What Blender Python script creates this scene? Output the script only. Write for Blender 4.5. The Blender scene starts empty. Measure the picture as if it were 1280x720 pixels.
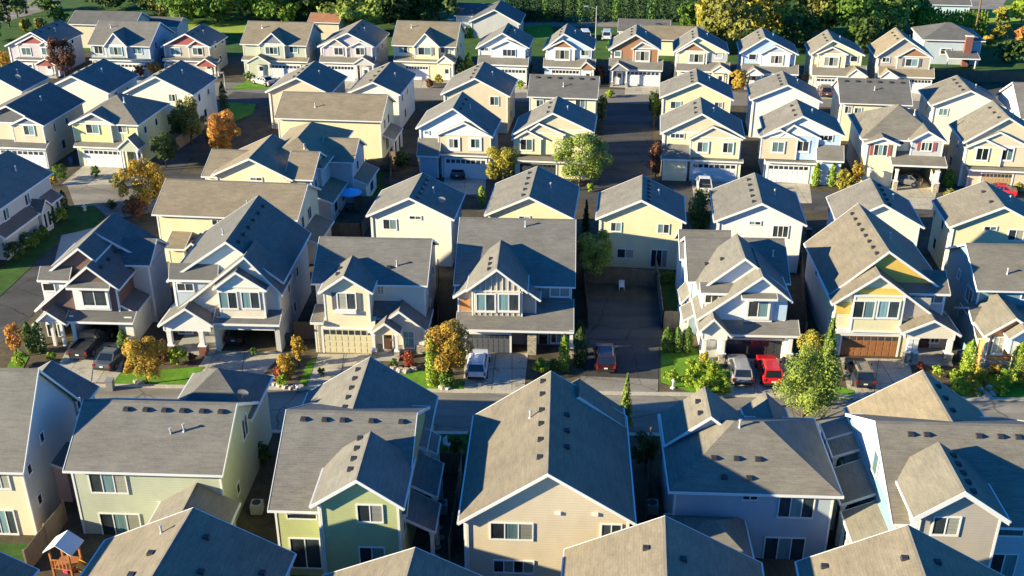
import bpy, math, random
from math import radians as R, sin, cos, tan, pi, hypot, atan2
rnd = random.Random(11)
# ---------------------------------------------------------------- camera survey
F, PT, H = 1354.0, R(26.0), 48.5
CP, SP = cos(PT), sin(PT)
def at(u, v, z=0.0):                       # photo pixel -> place on the horizontal level z
    xc, yc = (u-640)/F, (v-360)/F
    t = (H-z)/(SP+yc*CP)
    return (xc*t, (CP-yc*SP)*t)
SC = bpy.context.scene
COL = SC.collection
cam = bpy.data.objects.new('camera', bpy.data.cameras.new('camera'))
COL.objects.link(cam); cam.location = (0, 0, H); cam.rotation_euler = (R(90)-PT, 0, 0)
cam.data.sensor_width = 36; cam.data.lens = F/1280*36; cam.data.clip_end = 3000; cam.data.clip_start = 1
SC.camera = cam
# ---------------------------------------------------------------- light
EL, PHI = R(15.5), R(14)                     # sun height; how far it stands towards the camera from due left
sd = (-cos(EL)*cos(PHI), -cos(EL)*sin(PHI), sin(EL))
W = bpy.data.worlds.new('World'); SC.world = W; W.use_nodes = True
nt = W.node_tree; bg = nt.nodes['Background']
sky = nt.nodes.new('ShaderNodeTexSky'); sky.sky_type = 'NISHITA'; sky.sun_disc = False
sky.sun_elevation = EL; sky.sun_rotation = atan2(sd[0], sd[1]); sky.ozone_density = 10.0
sky.air_density = 1.0; sky.dust_density = 0.0
tn = nt.nodes.new('ShaderNodeMix'); tn.data_type = 'RGBA'; tn.blend_type = 'MULTIPLY'; tn.inputs[0].default_value = 1; tn.inputs[7].default_value = (.42, 1.12, 1.22, 1)
nt.links.new(sky.outputs[0], tn.inputs[6]); nt.links.new(tn.outputs[2], bg.inputs[0]); bg.inputs[1].default_value = 0.08
sl = bpy.data.lights.new('sun', 'SUN'); sl.energy = 5.0; sl.angle = R(0.6); sl.color = (1.0, 0.875, 0.575)
so = bpy.data.objects.new('sun', sl); COL.objects.link(so); so.location = (-60, 20, 90)
from mathutils import Vector
so.rotation_euler = Vector(sd).to_track_quat('Z', 'Y').to_euler()
SC.view_settings.view_transform = 'Standard'; SC.view_settings.look = 'None'
SC.view_settings.exposure = 1.5; SC.view_settings.gamma = 1.0
SC.cycles.max_bounces = 6; SC.cycles.diffuse_bounces = 2; SC.cycles.transparent_max_bounces = 4; SC.cycles.use_denoising = True
# ---------------------------------------------------------------- materials
MATS = {}
def lin(h):
    h = h.lstrip('#'); c = [int(h[i:i+2], 16)/255 for i in (0, 2, 4)]
    return tuple(x/12.92 if x <= .04045 else ((x+.055)/1.055)**2.4 for x in c)
def newmat(name):
    m = bpy.data.materials.new(name); m.use_nodes = True
    return m, m.node_tree, m.node_tree.nodes['Principled BSDF']
def plain(name, rgb, rough=.6, metal=0, spec=.5):
    k = name
    if k in MATS: return MATS[k]
    m, t, b = newmat(name)
    b.inputs['Base Color'].default_value = (*rgb, 1); b.inputs['Roughness'].default_value = rough
    b.inputs['Metallic'].default_value = metal; b.inputs['Specular IOR Level'].default_value = spec
    MATS[k] = m; return m
def nd(t, kind, **kw):
    n = t.nodes.new(kind)
    for k, v in kw.items():
        if k in n.inputs: n.inputs[k].default_value = v
        else: setattr(n, k, v)
    return n
def coords(t, scale=(1, 1, 1), rand=True):
    tc = t.nodes.new('ShaderNodeTexCoord'); mp = t.nodes.new('ShaderNodeMapping')
    mp.inputs['Scale'].default_value = scale
    if rand:
        oi = t.nodes.new('ShaderNodeObjectInfo'); ad = nd(t, 'ShaderNodeVectorMath', operation='MULTIPLY_ADD')
        t.links.new(oi.outputs['Location'], ad.inputs[0]); ad.inputs[1].default_value = (3.7, 5.3, 0); t.links.new(tc.outputs['Object'], ad.inputs[2])
        t.links.new(ad.outputs[0], mp.inputs[0])
    else: t.links.new(tc.outputs['Object'], mp.inputs[0])
    return mp.outputs[0]
def ramp(t, fac, stops):
    r = t.nodes.new('ShaderNodeValToRGB'); e = r.color_ramp.elements
    while len(e) < len(stops): e.new(.5)
    for el, (p, c) in zip(e, stops): el.position = p; el.color = (*c, 1) if len(c) == 3 else c
    t.links.new(fac, r.inputs[0]); return r.outputs[0]
def mul(t, a, b, f=1.0, mode='MULTIPLY'):
    m = t.nodes.new('ShaderNodeMix'); m.data_type = 'RGBA'; m.blend_type = mode; m.inputs[0].default_value = f
    for s, i in ((a, 6), (b, 7)):
        if isinstance(s, tuple): m.inputs[i].default_value = (*s, 1)
        else: t.links.new(s, m.inputs[i])
    return m.outputs[2]
def varied(name, rgb, lo=.8, hi=1.15, sc=(1, 1, 1), scale=1.5, rough=.85, bands=None, bump=0, fine=0, detail=4, obj_var=0.0):
    if name in MATS: return MATS[name]
    m, t, b = newmat(name)
    co = coords(t, sc)
    n = nd(t, 'ShaderNodeTexNoise', Scale=scale, Detail=detail, Roughness=.65); t.links.new(co, n.inputs['Vector'])
    c = ramp(t, n.outputs[0], [(.3, tuple(x*lo for x in rgb)), (.7, tuple(min(1, x*hi) for x in rgb))])
    if fine:
        n2 = nd(t, 'ShaderNodeTexNoise', Scale=fine, Detail=3, Roughness=.7); t.links.new(co, n2.inputs['Vector'])
        c = mul(t, c, ramp(t, n2.outputs[0], [(.3, (.72,)*3), (.7, (1.22,)*3)]))
    if bands:                               # laid courses: lines of equal height
        sp, depth = bands
        tc = t.nodes.new('ShaderNodeTexCoord'); se = t.nodes.new('ShaderNodeSeparateXYZ'); t.links.new(tc.outputs['Object'], se.inputs[0])
        mm = nd(t, 'ShaderNodeMath', operation='MULTIPLY'); t.links.new(se.outputs[2], mm.inputs[0]); mm.inputs[1].default_value = 1/sp
        fr = nd(t, 'ShaderNodeMath', operation='FRACT'); t.links.new(mm.outputs[0], fr.inputs[0])
        c = mul(t, c, ramp(t, fr.outputs[0], [(0, (1-depth,)*3), (.16, (1, 1, 1)), (1, (1, 1, 1))]))
        if bump:
            bp = nd(t, 'ShaderNodeBump', Strength=bump, Distance=.02); t.links.new(fr.outputs[0], bp.inputs['Height']); t.links.new(bp.outputs[0], b.inputs['Normal'])
    if obj_var:
        oi = t.nodes.new('ShaderNodeObjectInfo')
        mr = nd(t, 'ShaderNodeMapRange'); t.links.new(oi.outputs['Random'], mr.inputs[0]); mr.inputs[3].default_value = 1-obj_var; mr.inputs[4].default_value = 1+obj_var
        cb = t.nodes.new('ShaderNodeCombineColor')
        for i in range(3): t.links.new(mr.outputs[0], cb.inputs[i])
        c = mul(t, c, cb.outputs[0])
    t.links.new(c, b.inputs['Base Color']); b.inputs['Roughness'].default_value = rough; b.inputs['Specular IOR Level'].default_value = .25
    MATS[name] = m; return m
def roofm(key, rgb):                        # asphalt shingles: mottled tabs in level courses, weather streaks
    name = 'shingles_'+key
    if name in MATS: return MATS[name]
    m, t, b = newmat(name)
    co = coords(t, (1, 1, 1))
    n = nd(t, 'ShaderNodeTexNoise', Scale=.55, Detail=5, Roughness=.6); t.links.new(co, n.inputs['Vector'])
    c = ramp(t, n.outputs[0], [(.3, tuple(x*.86 for x in rgb)), (.7, tuple(x*1.12 for x in rgb))])
    co2 = coords(t, (.55, .55, 6.0))        # blends of tabs, stretched along the courses
    n2 = nd(t, 'ShaderNodeTexNoise', Scale=1.6, Detail=4, Roughness=.75); t.links.new(co2, n2.inputs['Vector'])
    c = mul(t, c, ramp(t, n2.outputs[0], [(.32, (.80, .81, .83)), (.5, (.98,)*3), (.7, (1.16, 1.14, 1.10))]))
    n3 = nd(t, 'ShaderNodeTexNoise', Scale=9, Detail=2); t.links.new(co, n3.inputs['Vector'])
    c = mul(t, c, ramp(t, n3.outputs[0], [(.35, (.92,)*3), (.65, (1.06,)*3)]))
    tc = t.nodes.new('ShaderNodeTexCoord'); se = t.nodes.new('ShaderNodeSeparateXYZ'); t.links.new(tc.outputs['Object'], se.inputs[0])
    mm = nd(t, 'ShaderNodeMath', operation='MULTIPLY'); t.links.new(se.outputs[2], mm.inputs[0]); mm.inputs[1].default_value = 1/.085
    fr = nd(t, 'ShaderNodeMath', operation='FRACT'); t.links.new(mm.outputs[0], fr.inputs[0])
    c = mul(t, c, ramp(t, fr.outputs[0], [(0, (.8,)*3), (.2, (1, 1, 1)), (1, (1.03,)*3)]))
    t.links.new(c, b.inputs['Base Color']); b.inputs['Roughness'].default_value = .75; b.inputs['Specular IOR Level'].default_value = .2
    bp = nd(t, 'ShaderNodeBump', Strength=.08, Distance=.01); t.links.new(n3.outputs[0], bp.inputs['Height']); t.links.new(bp.outputs[0], b.inputs['Normal'])
    MATS[name] = m; return m
ROOFC = {'gray': (.185, .172, .15), 'tan': (.25, .205, .14), 'dark': (.135, .13, .122), 'mid': (.20, .18, .145), 'brown': (.17, .14, .115), 'rust': (.36, .17, .09), 'cap': (.15, .14, .125), 'buff': (.175, .150, .116), 'sand': (.215, .182, .135)}
WALLC = {'cream': (0.814, 0.726, 0.506), 'yellow': (0.77, 0.693, 0.44), 'pale': (0.82, 0.792, 0.66), 'white': (0.792, 0.781, 0.748), 'tan': (0.671, 0.563, 0.403), 'beige': (0.738, 0.658, 0.537), 'sage': (0.483, 0.51, 0.389), 'green': (0.473, 0.506, 0.242), 'lime': (0.682, 0.671, 0.33), 'gray': (0.483, 0.483, 0.483), 'bluegray': (0.443, 0.51, 0.563), 'blue': (0.483, 0.617, 0.751), 'teal': (0.187, 0.33, 0.363), 'brown': (0.187, 0.11, 0.094), 'red': (0.363, 0.099, 0.088), 'purple': (0.242, 0.066, 0.132), 'gold': (0.726, 0.484, 0.11), 'orange': (0.604, 0.268, 0.108), 'stone': (0.363, 0.308, 0.242), 'brick': (0.22, 0.088, 0.072), 'slate': (0.22, 0.231, 0.264), 'taupe': (0.457, 0.403, 0.336), 'mauve': (0.563, 0.496, 0.51), 'shade': (0.528, 0.528, 0.517), 'char': (0.132, 0.132, 0.143), 'rose': (0.604, 0.429, 0.376), 'rusty': (0.363, 0.187, 0.099)}
def wallm(key):
    if key == 'stone': return varied('wall_stone', WALLC[key], .5, 1.5, (1, 1, 2.2), 5, .9, detail=1)
    return varied('wall_'+key, WALLC[key], .93, 1.05, (1, 1, .5), .8, .75, bands=(.19, .27), bump=.6)
def rm(key): return roofm(key, ROOFC[key])
TRIM = plain('trim_white', (.74, .73, .70), .5)
DARK = plain('dark_metal', (.035, .035, .04), .6)
GALV = plain('pipe_metal', (.55, .55, .55), .4, .3)
GLASS = varied('window_glass', (.028, .038, .045), .5, 1.6, (1, 1, .6), 1.1, .08, obj_var=.6); GLASS.node_tree.nodes['Principled BSDF'].inputs['Specular IOR Level'].default_value = .9
CURT = varied('window_curtain', (.13, .22, .235), .6, 1.5, (14, 14, .3), 1.2, .15, obj_var=.5)
BLINDS = varied('window_blinds', (.30, .30, .25), .75, 1.2, (.2, .2, 16), 1.5, .25, obj_var=.4)
DOORW = plain('door_white', (.70, .70, .70), .45)
# ---------------------------------------------------------------- mesh builder
class MB:
    def __init__(s): s.v = []; s.f = []; s.m = []; s.mats = []
    def mi(s, mat):
        if mat not in s.mats: s.mats.append(mat)
        return s.mats.index(mat)
    def face(s, pts, mat):
        b = len(s.v); s.v += [tuple(p) for p in pts]; s.f.append(tuple(range(b, b+len(pts)))); s.m.append(s.mi(mat))
    def box(s, x0, x1, y0, y1, z0, z1, mat):
        if x0 > x1: x0, x1 = x1, x0
        if y0 > y1: y0, y1 = y1, y0
        if z0 > z1: z0, z1 = z1, z0
        b = len(s.v); k = s.mi(mat)
        s.v += [(x0,y0,z0),(x1,y0,z0),(x1,y1,z0),(x0,y1,z0),(x0,y0,z1),(x1,y0,z1),(x1,y1,z1),(x0,y1,z1)]
        for q in ((0,3,2,1),(4,5,6,7),(0,1,5,4),(1,2,6,5),(2,3,7,6),(3,0,4,7)): s.f.append(tuple(b+i for i in q)); s.m.append(k)
    def sweep(s, prof, a, b, axis, mat, quads=None):   # profile [(p,q)...] extruded from a to b; axis 'y': profile in x,z ; 'x': profile in y,z
        n = len(prof); base = len(s.v); k = s.mi(mat)
        for e in (a, b):
            for p, q in prof: s.v.append((p, e, q) if axis == 'y' else (e, p, q))
        for i in range(n):
            j = (i+1) % n; s.f.append((base+i, base+j, base+n+j, base+n+i)); s.m.append(k)
        for c in (quads or [tuple(range(n))]):
            s.f.append(tuple(base+i for i in c)); s.m.append(k)
            s.f.append(tuple(base+n+i for i in reversed(c))); s.m.append(k)
    def cyl(s, x, y, z0, z1, r0, r1, mat, n=8, cap=True):
        base = len(s.v); k = s.mi(mat)
        for z, r in ((z0, r0), (z1, r1)):
            for i in range(n): a = 2*pi*i/n; s.v.append((x+r*cos(a), y+r*sin(a), z))
        for i in range(n): j = (i+1) % n; s.f.append((base+i, base+j, base+n+j, base+n+i)); s.m.append(k)
        if cap: s.f.append(tuple(base+n+i for i in range(n))); s.m.append(k); s.f.append(tuple(base+i for i in reversed(range(n)))); s.m.append(k)
    def build(s, name, parent=None, loc=(0, 0, 0), rz=0, smooth=False, recalc=True):
        me = bpy.data.meshes.new(name); me.from_pydata(s.v, [], s.f); me.polygons.foreach_set('material_index', s.m)
        if smooth: me.polygons.foreach_set('use_smooth', [True]*len(s.f))
        for m in s.mats: me.materials.append(m)
        if recalc:
            import bmesh
            bm = bmesh.new(); bm.from_mesh(me); bmesh.ops.recalc_face_normals(bm, faces=bm.faces); bm.to_mesh(me); bm.free()
        o = bpy.data.objects.new(name, me); COL.objects.link(o); o.parent = parent; o.location = loc; o.rotation_euler = (0, 0, rz)
        return o
def tag(o, label=None, cat=None, group=None, kind=None):
    if label: o['label'] = label
    if cat: o['category'] = cat
    if group: o['group'] = group
    if kind: o['kind'] = kind
    return o
def empty(name, x, y, rz=0, z=0):
    o = bpy.data.objects.new(name, None); o.empty_display_size = .5; COL.objects.link(o); o.location = (x, y, z); o.rotation_euler = (0, 0, rz); return o
def dup(root, loc=None, rz=None, parent=None):
    c = root.copy(); COL.objects.link(c); c.parent = parent
    if loc is not None: c.location = loc
    if rz is not None: c.rotation_euler = (0, 0, rz)
    for ch in root.children: dup(ch, parent=c)
    return c
# small shared parts of roofs
def _vent():
    b = MB(); b.sweep([(-.2, 0), (.2, 0), (.17, .2), (-.17, .2)], -.17, .17, 'y', DARK); return b
def _pipe():
    b = MB(); b.cyl(0, 0, -.3, .06, .2, .09, GALV, 8); b.cyl(0, 0, .06, .5, .07, .07, GALV, 8); b.cyl(0, 0, .5, .58, .11, .11, GALV, 8); return b
VENT_ME = _vent().build('roof_vent'); PIPE_ME = _pipe().build('vent_pipe')
def share(tmpl, name, parent, loc):
    o = bpy.data.objects.new(name, tmpl.data); COL.objects.link(o); o.parent = parent; o.location = loc; return o
# ---------------------------------------------------------------- the house
TH = .15
class House:
    def __init__(s, label, u0, u1, v, z=0, yaw=2.7, roof='gray', wall='cream', trim=None, group=None, name='house', cat='house'):
        th = R(yaw); s.ax = (cos(th), -sin(th)); s.ay = (sin(th), cos(th))
        s.o = at((u0+u1)/2, v, z); s.root = empty(name, s.o[0], s.o[1], -th); tag(s.root, label, cat, group)
        s.W = MB(); s.Rf = MB(); s.T = MB(); s.roof = rm(roof); s.wall = wallm(wall); s.trim = trim or TRIM
        s.k = 0; s.later = []; s.rparts = []
    # survey helpers in the house's own frame
    def x(s, u, y=0, z=3):
        ox, oy = s.o[0]+y*s.ay[0], s.o[1]+y*s.ay[1]; q = u-640
        return (q*(oy*CP+(H-z)*SP)-F*ox)/(F*s.ax[0]-q*s.ax[1]*CP)
    def y(s, u, v, z):
        w = at(u, v, z); return (w[0]-s.o[0])*s.ay[0]+(w[1]-s.o[1])*s.ay[1]
    def pt(s, u, v, y):                     # (x, z) on the upright plane y
        xc, yc = (u-640)/F, (v-360)/F; dy = CP-yc*SP
        t = (y+s.o[0]*s.ay[0]+s.o[1]*s.ay[1])/(xc*s.ay[0]+dy*s.ay[1])
        px, py = xc*t, dy*t
        return ((px-s.o[0])*s.ax[0]+(py-s.o[1])*s.ax[1], H-(SP+yc*CP)*t)
    def v_of(s, x, y, z):
        py = s.o[1]+x*s.ax[1]+y*s.ay[1]; d = py*CP+(H-z)*SP; dn = (H-z)*CP-py*SP
        return 360+F*dn/d
    def wm(s, w): return s.wall if w is None else wallm(w)
    # gable whose ridge runs front to back: three points of the near rake (pixels), the plane y of its wall, and how deep
    def fg(s, L, A, Rr, y=0, back=8, zb=0, wall=None, roof=None, accent=None, vents=0, vside=-1, pipe=None, rk=.35, oh=.35, band=None, white=.16, brack=False):
        yr = y-rk
        xL, zL = s.pt(L[0], L[1], yr); xA, zA = s.pt(A[0], A[1], yr); xR, zR = s.pt(Rr[0], Rr[1], yr)
        if isinstance(back, tuple): back = s.y(back[0], back[1], zA)
        else: back = y+back
        return s.fgm(xL, zL, xA, zA, xR, zR, y, back, zb, wall, roof, accent, vents, vside, pipe, rk, oh, band, white)
    def fgm(s, xL, zL, xA, zA, xR, zR, y, back, zb=0, wall=None, roof=None, accent=None, vents=0, vside=-1, pipe=None, rk=.35, oh=.35, band=None, white=.16):
        s.k += 1; e = .003*s.k; rmat = rm(roof) if roof else s.roof
        zL += e; zA += e; zR += e; yr = y-rk
        s.Rf.sweep([(xL, zL), (xA, zA), (xR, zR), (xR, zR-TH), (xA, zA-TH), (xL, zL-TH)], yr, back, 'y', rmat, [(0, 1, 4, 5), (1, 2, 3, 4)])
        kl = (zA-zL)/max(.05, xA-xL); kr = (zA-zR)/max(.05, xR-xA)
        s.Rf.sweep([(xA-.16, zA-.16*kl+.012), (xA, zA+.035), (xA+.16, zA-.16*kr+.012), (xA, zA-.02)], yr+.01, back-.01, 'y', rm('cap'))
        for (ya, yb) in ((yr-.045, yr-.003),)+(((back+.003, back+.04),) if back-yr > 6.7 else ()):     # rake boards
            s.T.sweep([(xL-.02, zL+.02), (xA, zA+.02), (xR+.02, zR+.02), (xR+.02, zR-white-.06), (xA, zA-white-.06), (xL-.02, zL-white-.06)], ya, yb, 'y', s.trim, [(0, 1, 4, 5), (1, 2, 3, 4)])
        s.T.box(xL-.1, xL-.004, yr-.04, back+.04, zL-.15, zL-.01, s.trim); s.T.box(xR+.004, xR+.1, yr-.04, back+.04, zR-.15, zR-.01, s.trim)
        wl, wr = xL+oh, xR-oh; zl, zr = zL+kl*oh-.07, zR+kr*oh-.07; wy = y+e*.5; by = back-.25
        s.W.sweep([(wl, zb), (wr, zb), (wr, zr), (xA, zA-.07), (wl, zl)], wy, by, 'y', s.wm(wall), [(0, 1, 2, 3, 4)])
        lo = zb+.0
        for cx in (wl, wr):                                              # corner boards
            hh = zl if cx == wl else zr
            s.T.box(cx-.03, cx+.11, wy-.03, wy+.11, lo, hh-.1, s.trim) if cx == wl else s.T.box(cx-.11, cx+.03, wy-.03, wy+.11, lo, hh-.1, s.trim)
        if zb == 0: s.T.box(wl+.16, wl+.24, wy-.09, wy-.005, .1, zl-.15, s.trim)
        if accent:                                                       # different cladding in the gable
            zz = max(zl, zr) if band is None else band
            if zz < zA-.3:
                fl = xA-(zA-.12-zz)/max(kl, .05)+.06; fr = xA+(zA-.12-zz)/max(kr, .05)-.06
                fl = max(fl, wl+.12); fr = min(fr, wr-.12)
                pts = [(fl, zz), (fr, zz)]
                zr2 = zA-.16-(fr-xA)*kr; zl2 = zA-.16-(xA-fl)*kl
                if zr2 > zz+.05: pts.append((fr, zr2))
                pts.append((xA, zA-.16))
                if zl2 > zz+.05: pts.append((fl, zl2))
                s.W.sweep(pts, wy-.03, wy+.02, 'y', wallm(accent))
                s.T.box(fl, fr, wy-.06, wy-.031, zz-.13, zz+.05, s.trim)
        if vents:
            for i in range(vents):
                f = (i+.7)/(vents+.6); yy = yr+(back-yr)*f; d = .75
                kk = kl if vside < 0 else kr
                s.rparts.append(('v', (xA+vside*d, yy, zA-kk*d-.03)))
        if pipe:
            f, d = pipe; kk = kl if d < 0 else kr
            s.rparts.append(('p', (xA+d, yr+(back-yr)*f, zA-kk*abs(d))))
        return dict(xL=wl, xR=wr, y=wy, yb=by, zL=zl, zR=zr, xA=xA, zA=zA, kl=kl, kr=kr)
    # gable whose ridge runs along the street: eave line (pixels), ridge height in the picture
    def sg(s, uL, uR, vE, vR, zE=5.8, y=None, pitch=.55, zb=0, wall=None, roof=None, oh=.4, rk=.3, vents=0, pipe=None, back_pitch=None, depth=None, white=.16):
        um = (uL+uR)/2
        if y is None: ye = s.y(um, vE, zE)
        else: ye = y-oh; zE = s.pt(um, vE, ye)[1]
        xL, xR = s.x(uL, ye, zE), s.x(uR, ye, zE); xm = (xL+xR)/2
        if vR is not None:
            lo, hi = .5, 14
            for _ in range(40):
                d = (lo+hi)/2
                if s.v_of(xm, ye+d, zE+pitch*d) > vR: lo = d
                else: hi = d
        else: d = depth/2
        return s.sgm(xL, xR, ye, zE, d, pitch, zb, wall, roof, oh, rk, vents, pipe, white)
    def sgm(s, xL, xR, ye, zE, d, pitch, zb=0, wall=None, roof=None, oh=.4, rk=.3, vents=0, pipe=None, white=.16):
        s.k += 1; e = .003*s.k; rmat = rm(roof) if roof else s.roof; zE += e
        yA, zA, yB = ye+d, zE+pitch*d, ye+2*d
        s.Rf.sweep([(ye, zE), (yA, zA), (yB, zE), (yB, zE-TH), (yA, zA-TH), (ye, zE-TH)], xL, xR, 'x', rmat, [(0, 1, 4, 5), (1, 2, 3, 4)])
        s.Rf.sweep([(yA-.16, zA-.16*pitch+.012), (yA, zA+.035), (yA+.16, zA-.16*pitch+.012), (yA, zA-.02)], xL+.01, xR-.01, 'x', rm('cap'))
        for (a, b) in ((xL-.045, xL-.003), (xR+.003, xR+.045)):
            s.T.sweep([(ye-.02, zE+.02), (yA, zA+.02), (yB+.02, zE+.02), (yB+.02, zE-white-.06), (yA, zA-white-.06), (ye-.02, zE-white-.06)], a, b, 'x', s.trim, [(0, 1, 4, 5), (1, 2, 3, 4)])
        s.T.box(xL-.04, xR+.04, ye-.1, ye-.004, zE-.15, zE-.01, s.trim); s.T.box(xL-.04, xR+.04, yB+.004, yB+.1, zE-.15, zE-.01, s.trim)
        y0, y1 = ye+oh, yB-oh; zz = zE+pitch*oh-.07; wl, wr = xL+rk, xR-rk
        s.W.sweep([(y0, zb), (y1, zb), (y1, zz), (yA, zA-.07), (y0, zz)], wl, wr, 'x', s.wm(wall), [(0, 1, 2, 3, 4)])
        for cx in (wl-.03, wr-.11): s.T.box(cx, cx+.14, y0-.03, y0+.11, zb, zz-.1, s.trim)
        if vents:
            for i in range(vents): s.rparts.append(('v', (xL+(xR-xL)*(i+.7)/(vents+.4), yA-.6, zA-pitch*.6-.03)))
        if pipe: s.rparts.append(('p', (xL+(xR-xL)*pipe[0], yA-pipe[1], zA-pitch*pipe[1])))
        return dict(xL=wl, xR=wr, y=y0, yb=y1, z=zz, yA=yA, zA=zA)
    def hip(s, xL, xR, y0, y1, zE, pitch=.55, zb=0, wall=None, roof=None, oh=.4, vents=0, pipe=None, back_hip=True):
        s.k += 1; zE += .003*s.k; rmat = rm(roof) if roof else s.roof
        w, d = xR-xL, y1-y0; h = min(w, d)/2; za = zE+pitch*h
        if w >= d: a, b = (xL+h, y0+h, za), (xR-h+.001, y0+h, za)
        else: a, b = ((xL+xR)/2, y0+h, za), ((xL+xR)/2, y1-(h if back_hip else 0), za)
        c = [(xL, y0, zE), (xR, y0, zE), (xR, y1, zE), (xL, y1, zE)]; B = s.Rf
        if w >= d: B.face([c[0], c[1], b, a], rmat); B.face([c[1], c[2], b], rmat); B.face([c[2], c[3], a, b], rmat); B.face([c[3], c[0], a], rmat)
        else: B.face([c[0], c[1], a], rmat); B.face([c[1], c[2], b, a], rmat); B.face([c[2], c[3], b], rmat); B.face([c[3], c[0], a, b], rmat)
        B.face([(p[0], p[1], p[2]-.1) for p in c], s.trim)
        for i in range(4):
            p, q = c[i], c[(i+1) % 4]; B.face([p, q, (q[0], q[1], q[2]-.1), (p[0], p[1], p[2]-.1)], rmat)
        T = s.T
        T.box(xL-.1, xR+.1, y0-.1, y0-.004, zE-.17, zE-.01, s.trim); T.box(xL-.1, xR+.1, y1+.004, y1+.1, zE-.17, zE-.01, s.trim)
        T.box(xL-.1, xL-.004, y0, y1, zE-.17, zE-.01, s.trim); T.box(xR+.004, xR+.1, y0, y1, zE-.17, zE-.01, s.trim)
        s.W.box(xL+oh, xR-oh, y0+oh, y1-oh, zb, zE-.05, s.wm(wall))
        for cx in (xL+oh-.03, xR-oh-.11): T.box(cx, cx+.14, y0+oh-.03, y0+oh+.11, zb, zE-.15, s.trim)
        for i in range(vents): s.rparts.append(('v', (a[0]-.9+1.5*(i-.5*(vents-3)), a[1]-1.5-(.0 if i % 2 else .02), za-pitch*1.5-.03)))
        if pipe: s.rparts.append(('p', (a[0]+pipe[0], a[1]-pipe[1], za-pitch*pipe[1])))
        return dict(xL=xL+oh, xR=xR-oh, y=y0+oh, yb=y1-oh, a=a, b=b)
    # single slope falling towards the viewer (porch and garage roofs): eave pixels + the plane it leans on
    def pent(s, uL, uR, vE, yt, vT=None, zE=3.0, rise=.5, roof=None, y=None, zb=None, wall=None, side=.0):
        s.k += 1; um = (uL+uR)/2
        ye = s.y(um, vE, zE) if y is None else y
        if y is not None: zE = s.pt(um, vE, ye)[1]
        zT = s.pt(um, vT, yt)[1] if vT is not None else zE+rise*(yt-ye)
        xL, xR = s.x(uL, ye, zE), s.x(uR, ye, zE)
        return s.pentm(xL, xR, ye, zE+.003*s.k, yt, zT, roof, zb, wall)
    def pentm(s, xL, xR, ye, zE, yt, zT, roof=None, zb=None, wall=None):
        rmat = rm(roof) if roof else s.roof
        s.Rf.sweep([(ye, zE), (yt, zT), (yt, zT-TH), (ye, zE-TH)], xL, xR, 'x', rmat)
        s.T.box(xL-.03, xR+.03, ye-.09, ye-.004, zE-.2, zE-.005, s.trim)
        for a, b in ((xL-.04, xL-.003), (xR+.003, xR+.04)): s.T.sweep([(ye, zE+.015), (yt, zT+.015), (yt, zT-.2), (ye, zE-.2)], a, b, 'x', s.trim)
        if zb is not None:
            s.W.sweep([(ye+.35, zb), (yt, zb), (yt, zT-.06), (ye+.35, zE+(zT-zE)*.35/max(.4, yt-ye)-.07)], xL+.25, xR-.25, 'x', s.wm(wall))
            for cx in (xL+.22, xR-.36): s.T.box(cx, cx+.14, ye+.32, ye+.46, zb, zE-.12, s.trim)
        return dict(xL=xL+.25, xR=xR-.25, y=ye+.35, z=zE)
    # slope falling sideways along a side wall
    def lean(s, xw, xe, y0, y1, zT, zE, zb=None, wall=None, roof=None, posts=0):
        s.k += 1; zT += .003*s.k; rmat = rm(roof) if roof else s.roof; lo, hi = min(xw, xe), max(xw, xe)
        s.Rf.sweep([(xw, zT), (xe, zE), (xe, zE-TH), (xw, zT-TH)], y0, y1, 'y', rmat)
        s.T.sweep([(xw, zT+.015), (xe, zE+.015), (xe, zE-.2), (xw, zT-.2)], y0-.04, y0-.003, 'y', s.trim); s.T.sweep([(xw, zT+.015), (xe, zE+.015), (xe, zE-.2), (xw, zT-.2)], y1+.003, y1+.04, 'y', s.trim)
        sg_ = 1 if xe > xw else -1
        s.T.box(xe+sg_*.004, xe+sg_*.1, y0-.04, y1+.04, zE-.18, zE-.01, s.trim)
        if zb is not None:
            xi = xe-sg_*.3; s.W.sweep([(xw, zb), (xi, zb), (xi, zE-.05+abs(zT-zE)*.3/max(.3, abs(xe-xw))), (xw, zT-.06)], y0+.25, y1-.25, 'y', s.wm(wall))
        for i in range(posts):
            yy = y0+.2+(y1-y0-.4)*i/max(1, posts-1); s.col(xe-sg_*.2, yy, 0, zE-.1)
    def vents_at(s, g, pts, kind='v'):
        for dx, yy in pts: s.rparts.append((kind, (g['xA']+dx, yy, g['zA']-(g['kl'] if dx < 0 else g['kr'])*abs(dx)-.03)))
    def chunk(s, x0, x1, y0, y1, z0, z1, wall=None): s.W.box(x0, x1, y0, y1, z0, z1, s.wm(wall))
    def band(s, u0, u1, v, y, h=.2, wall=None):
        x0, z = s.pt(u0, v, y); x1, _ = s.pt(u1, v, y); s.T.box(x0, x1, y-.05, y+.03, z-h/2, z+h/2, s.trim if wall is None else wallm(wall))
    def panel(s, u0, v0, u1, v1, y, wall, d=.025):
        x0, z1 = s.pt(u0, v0, y); x1, z0 = s.pt(u1, v1, y); s.W.box(x0, x1, y-d, y+.05, min(z0, z1), max(z0, z1), wallm(wall))
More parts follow.
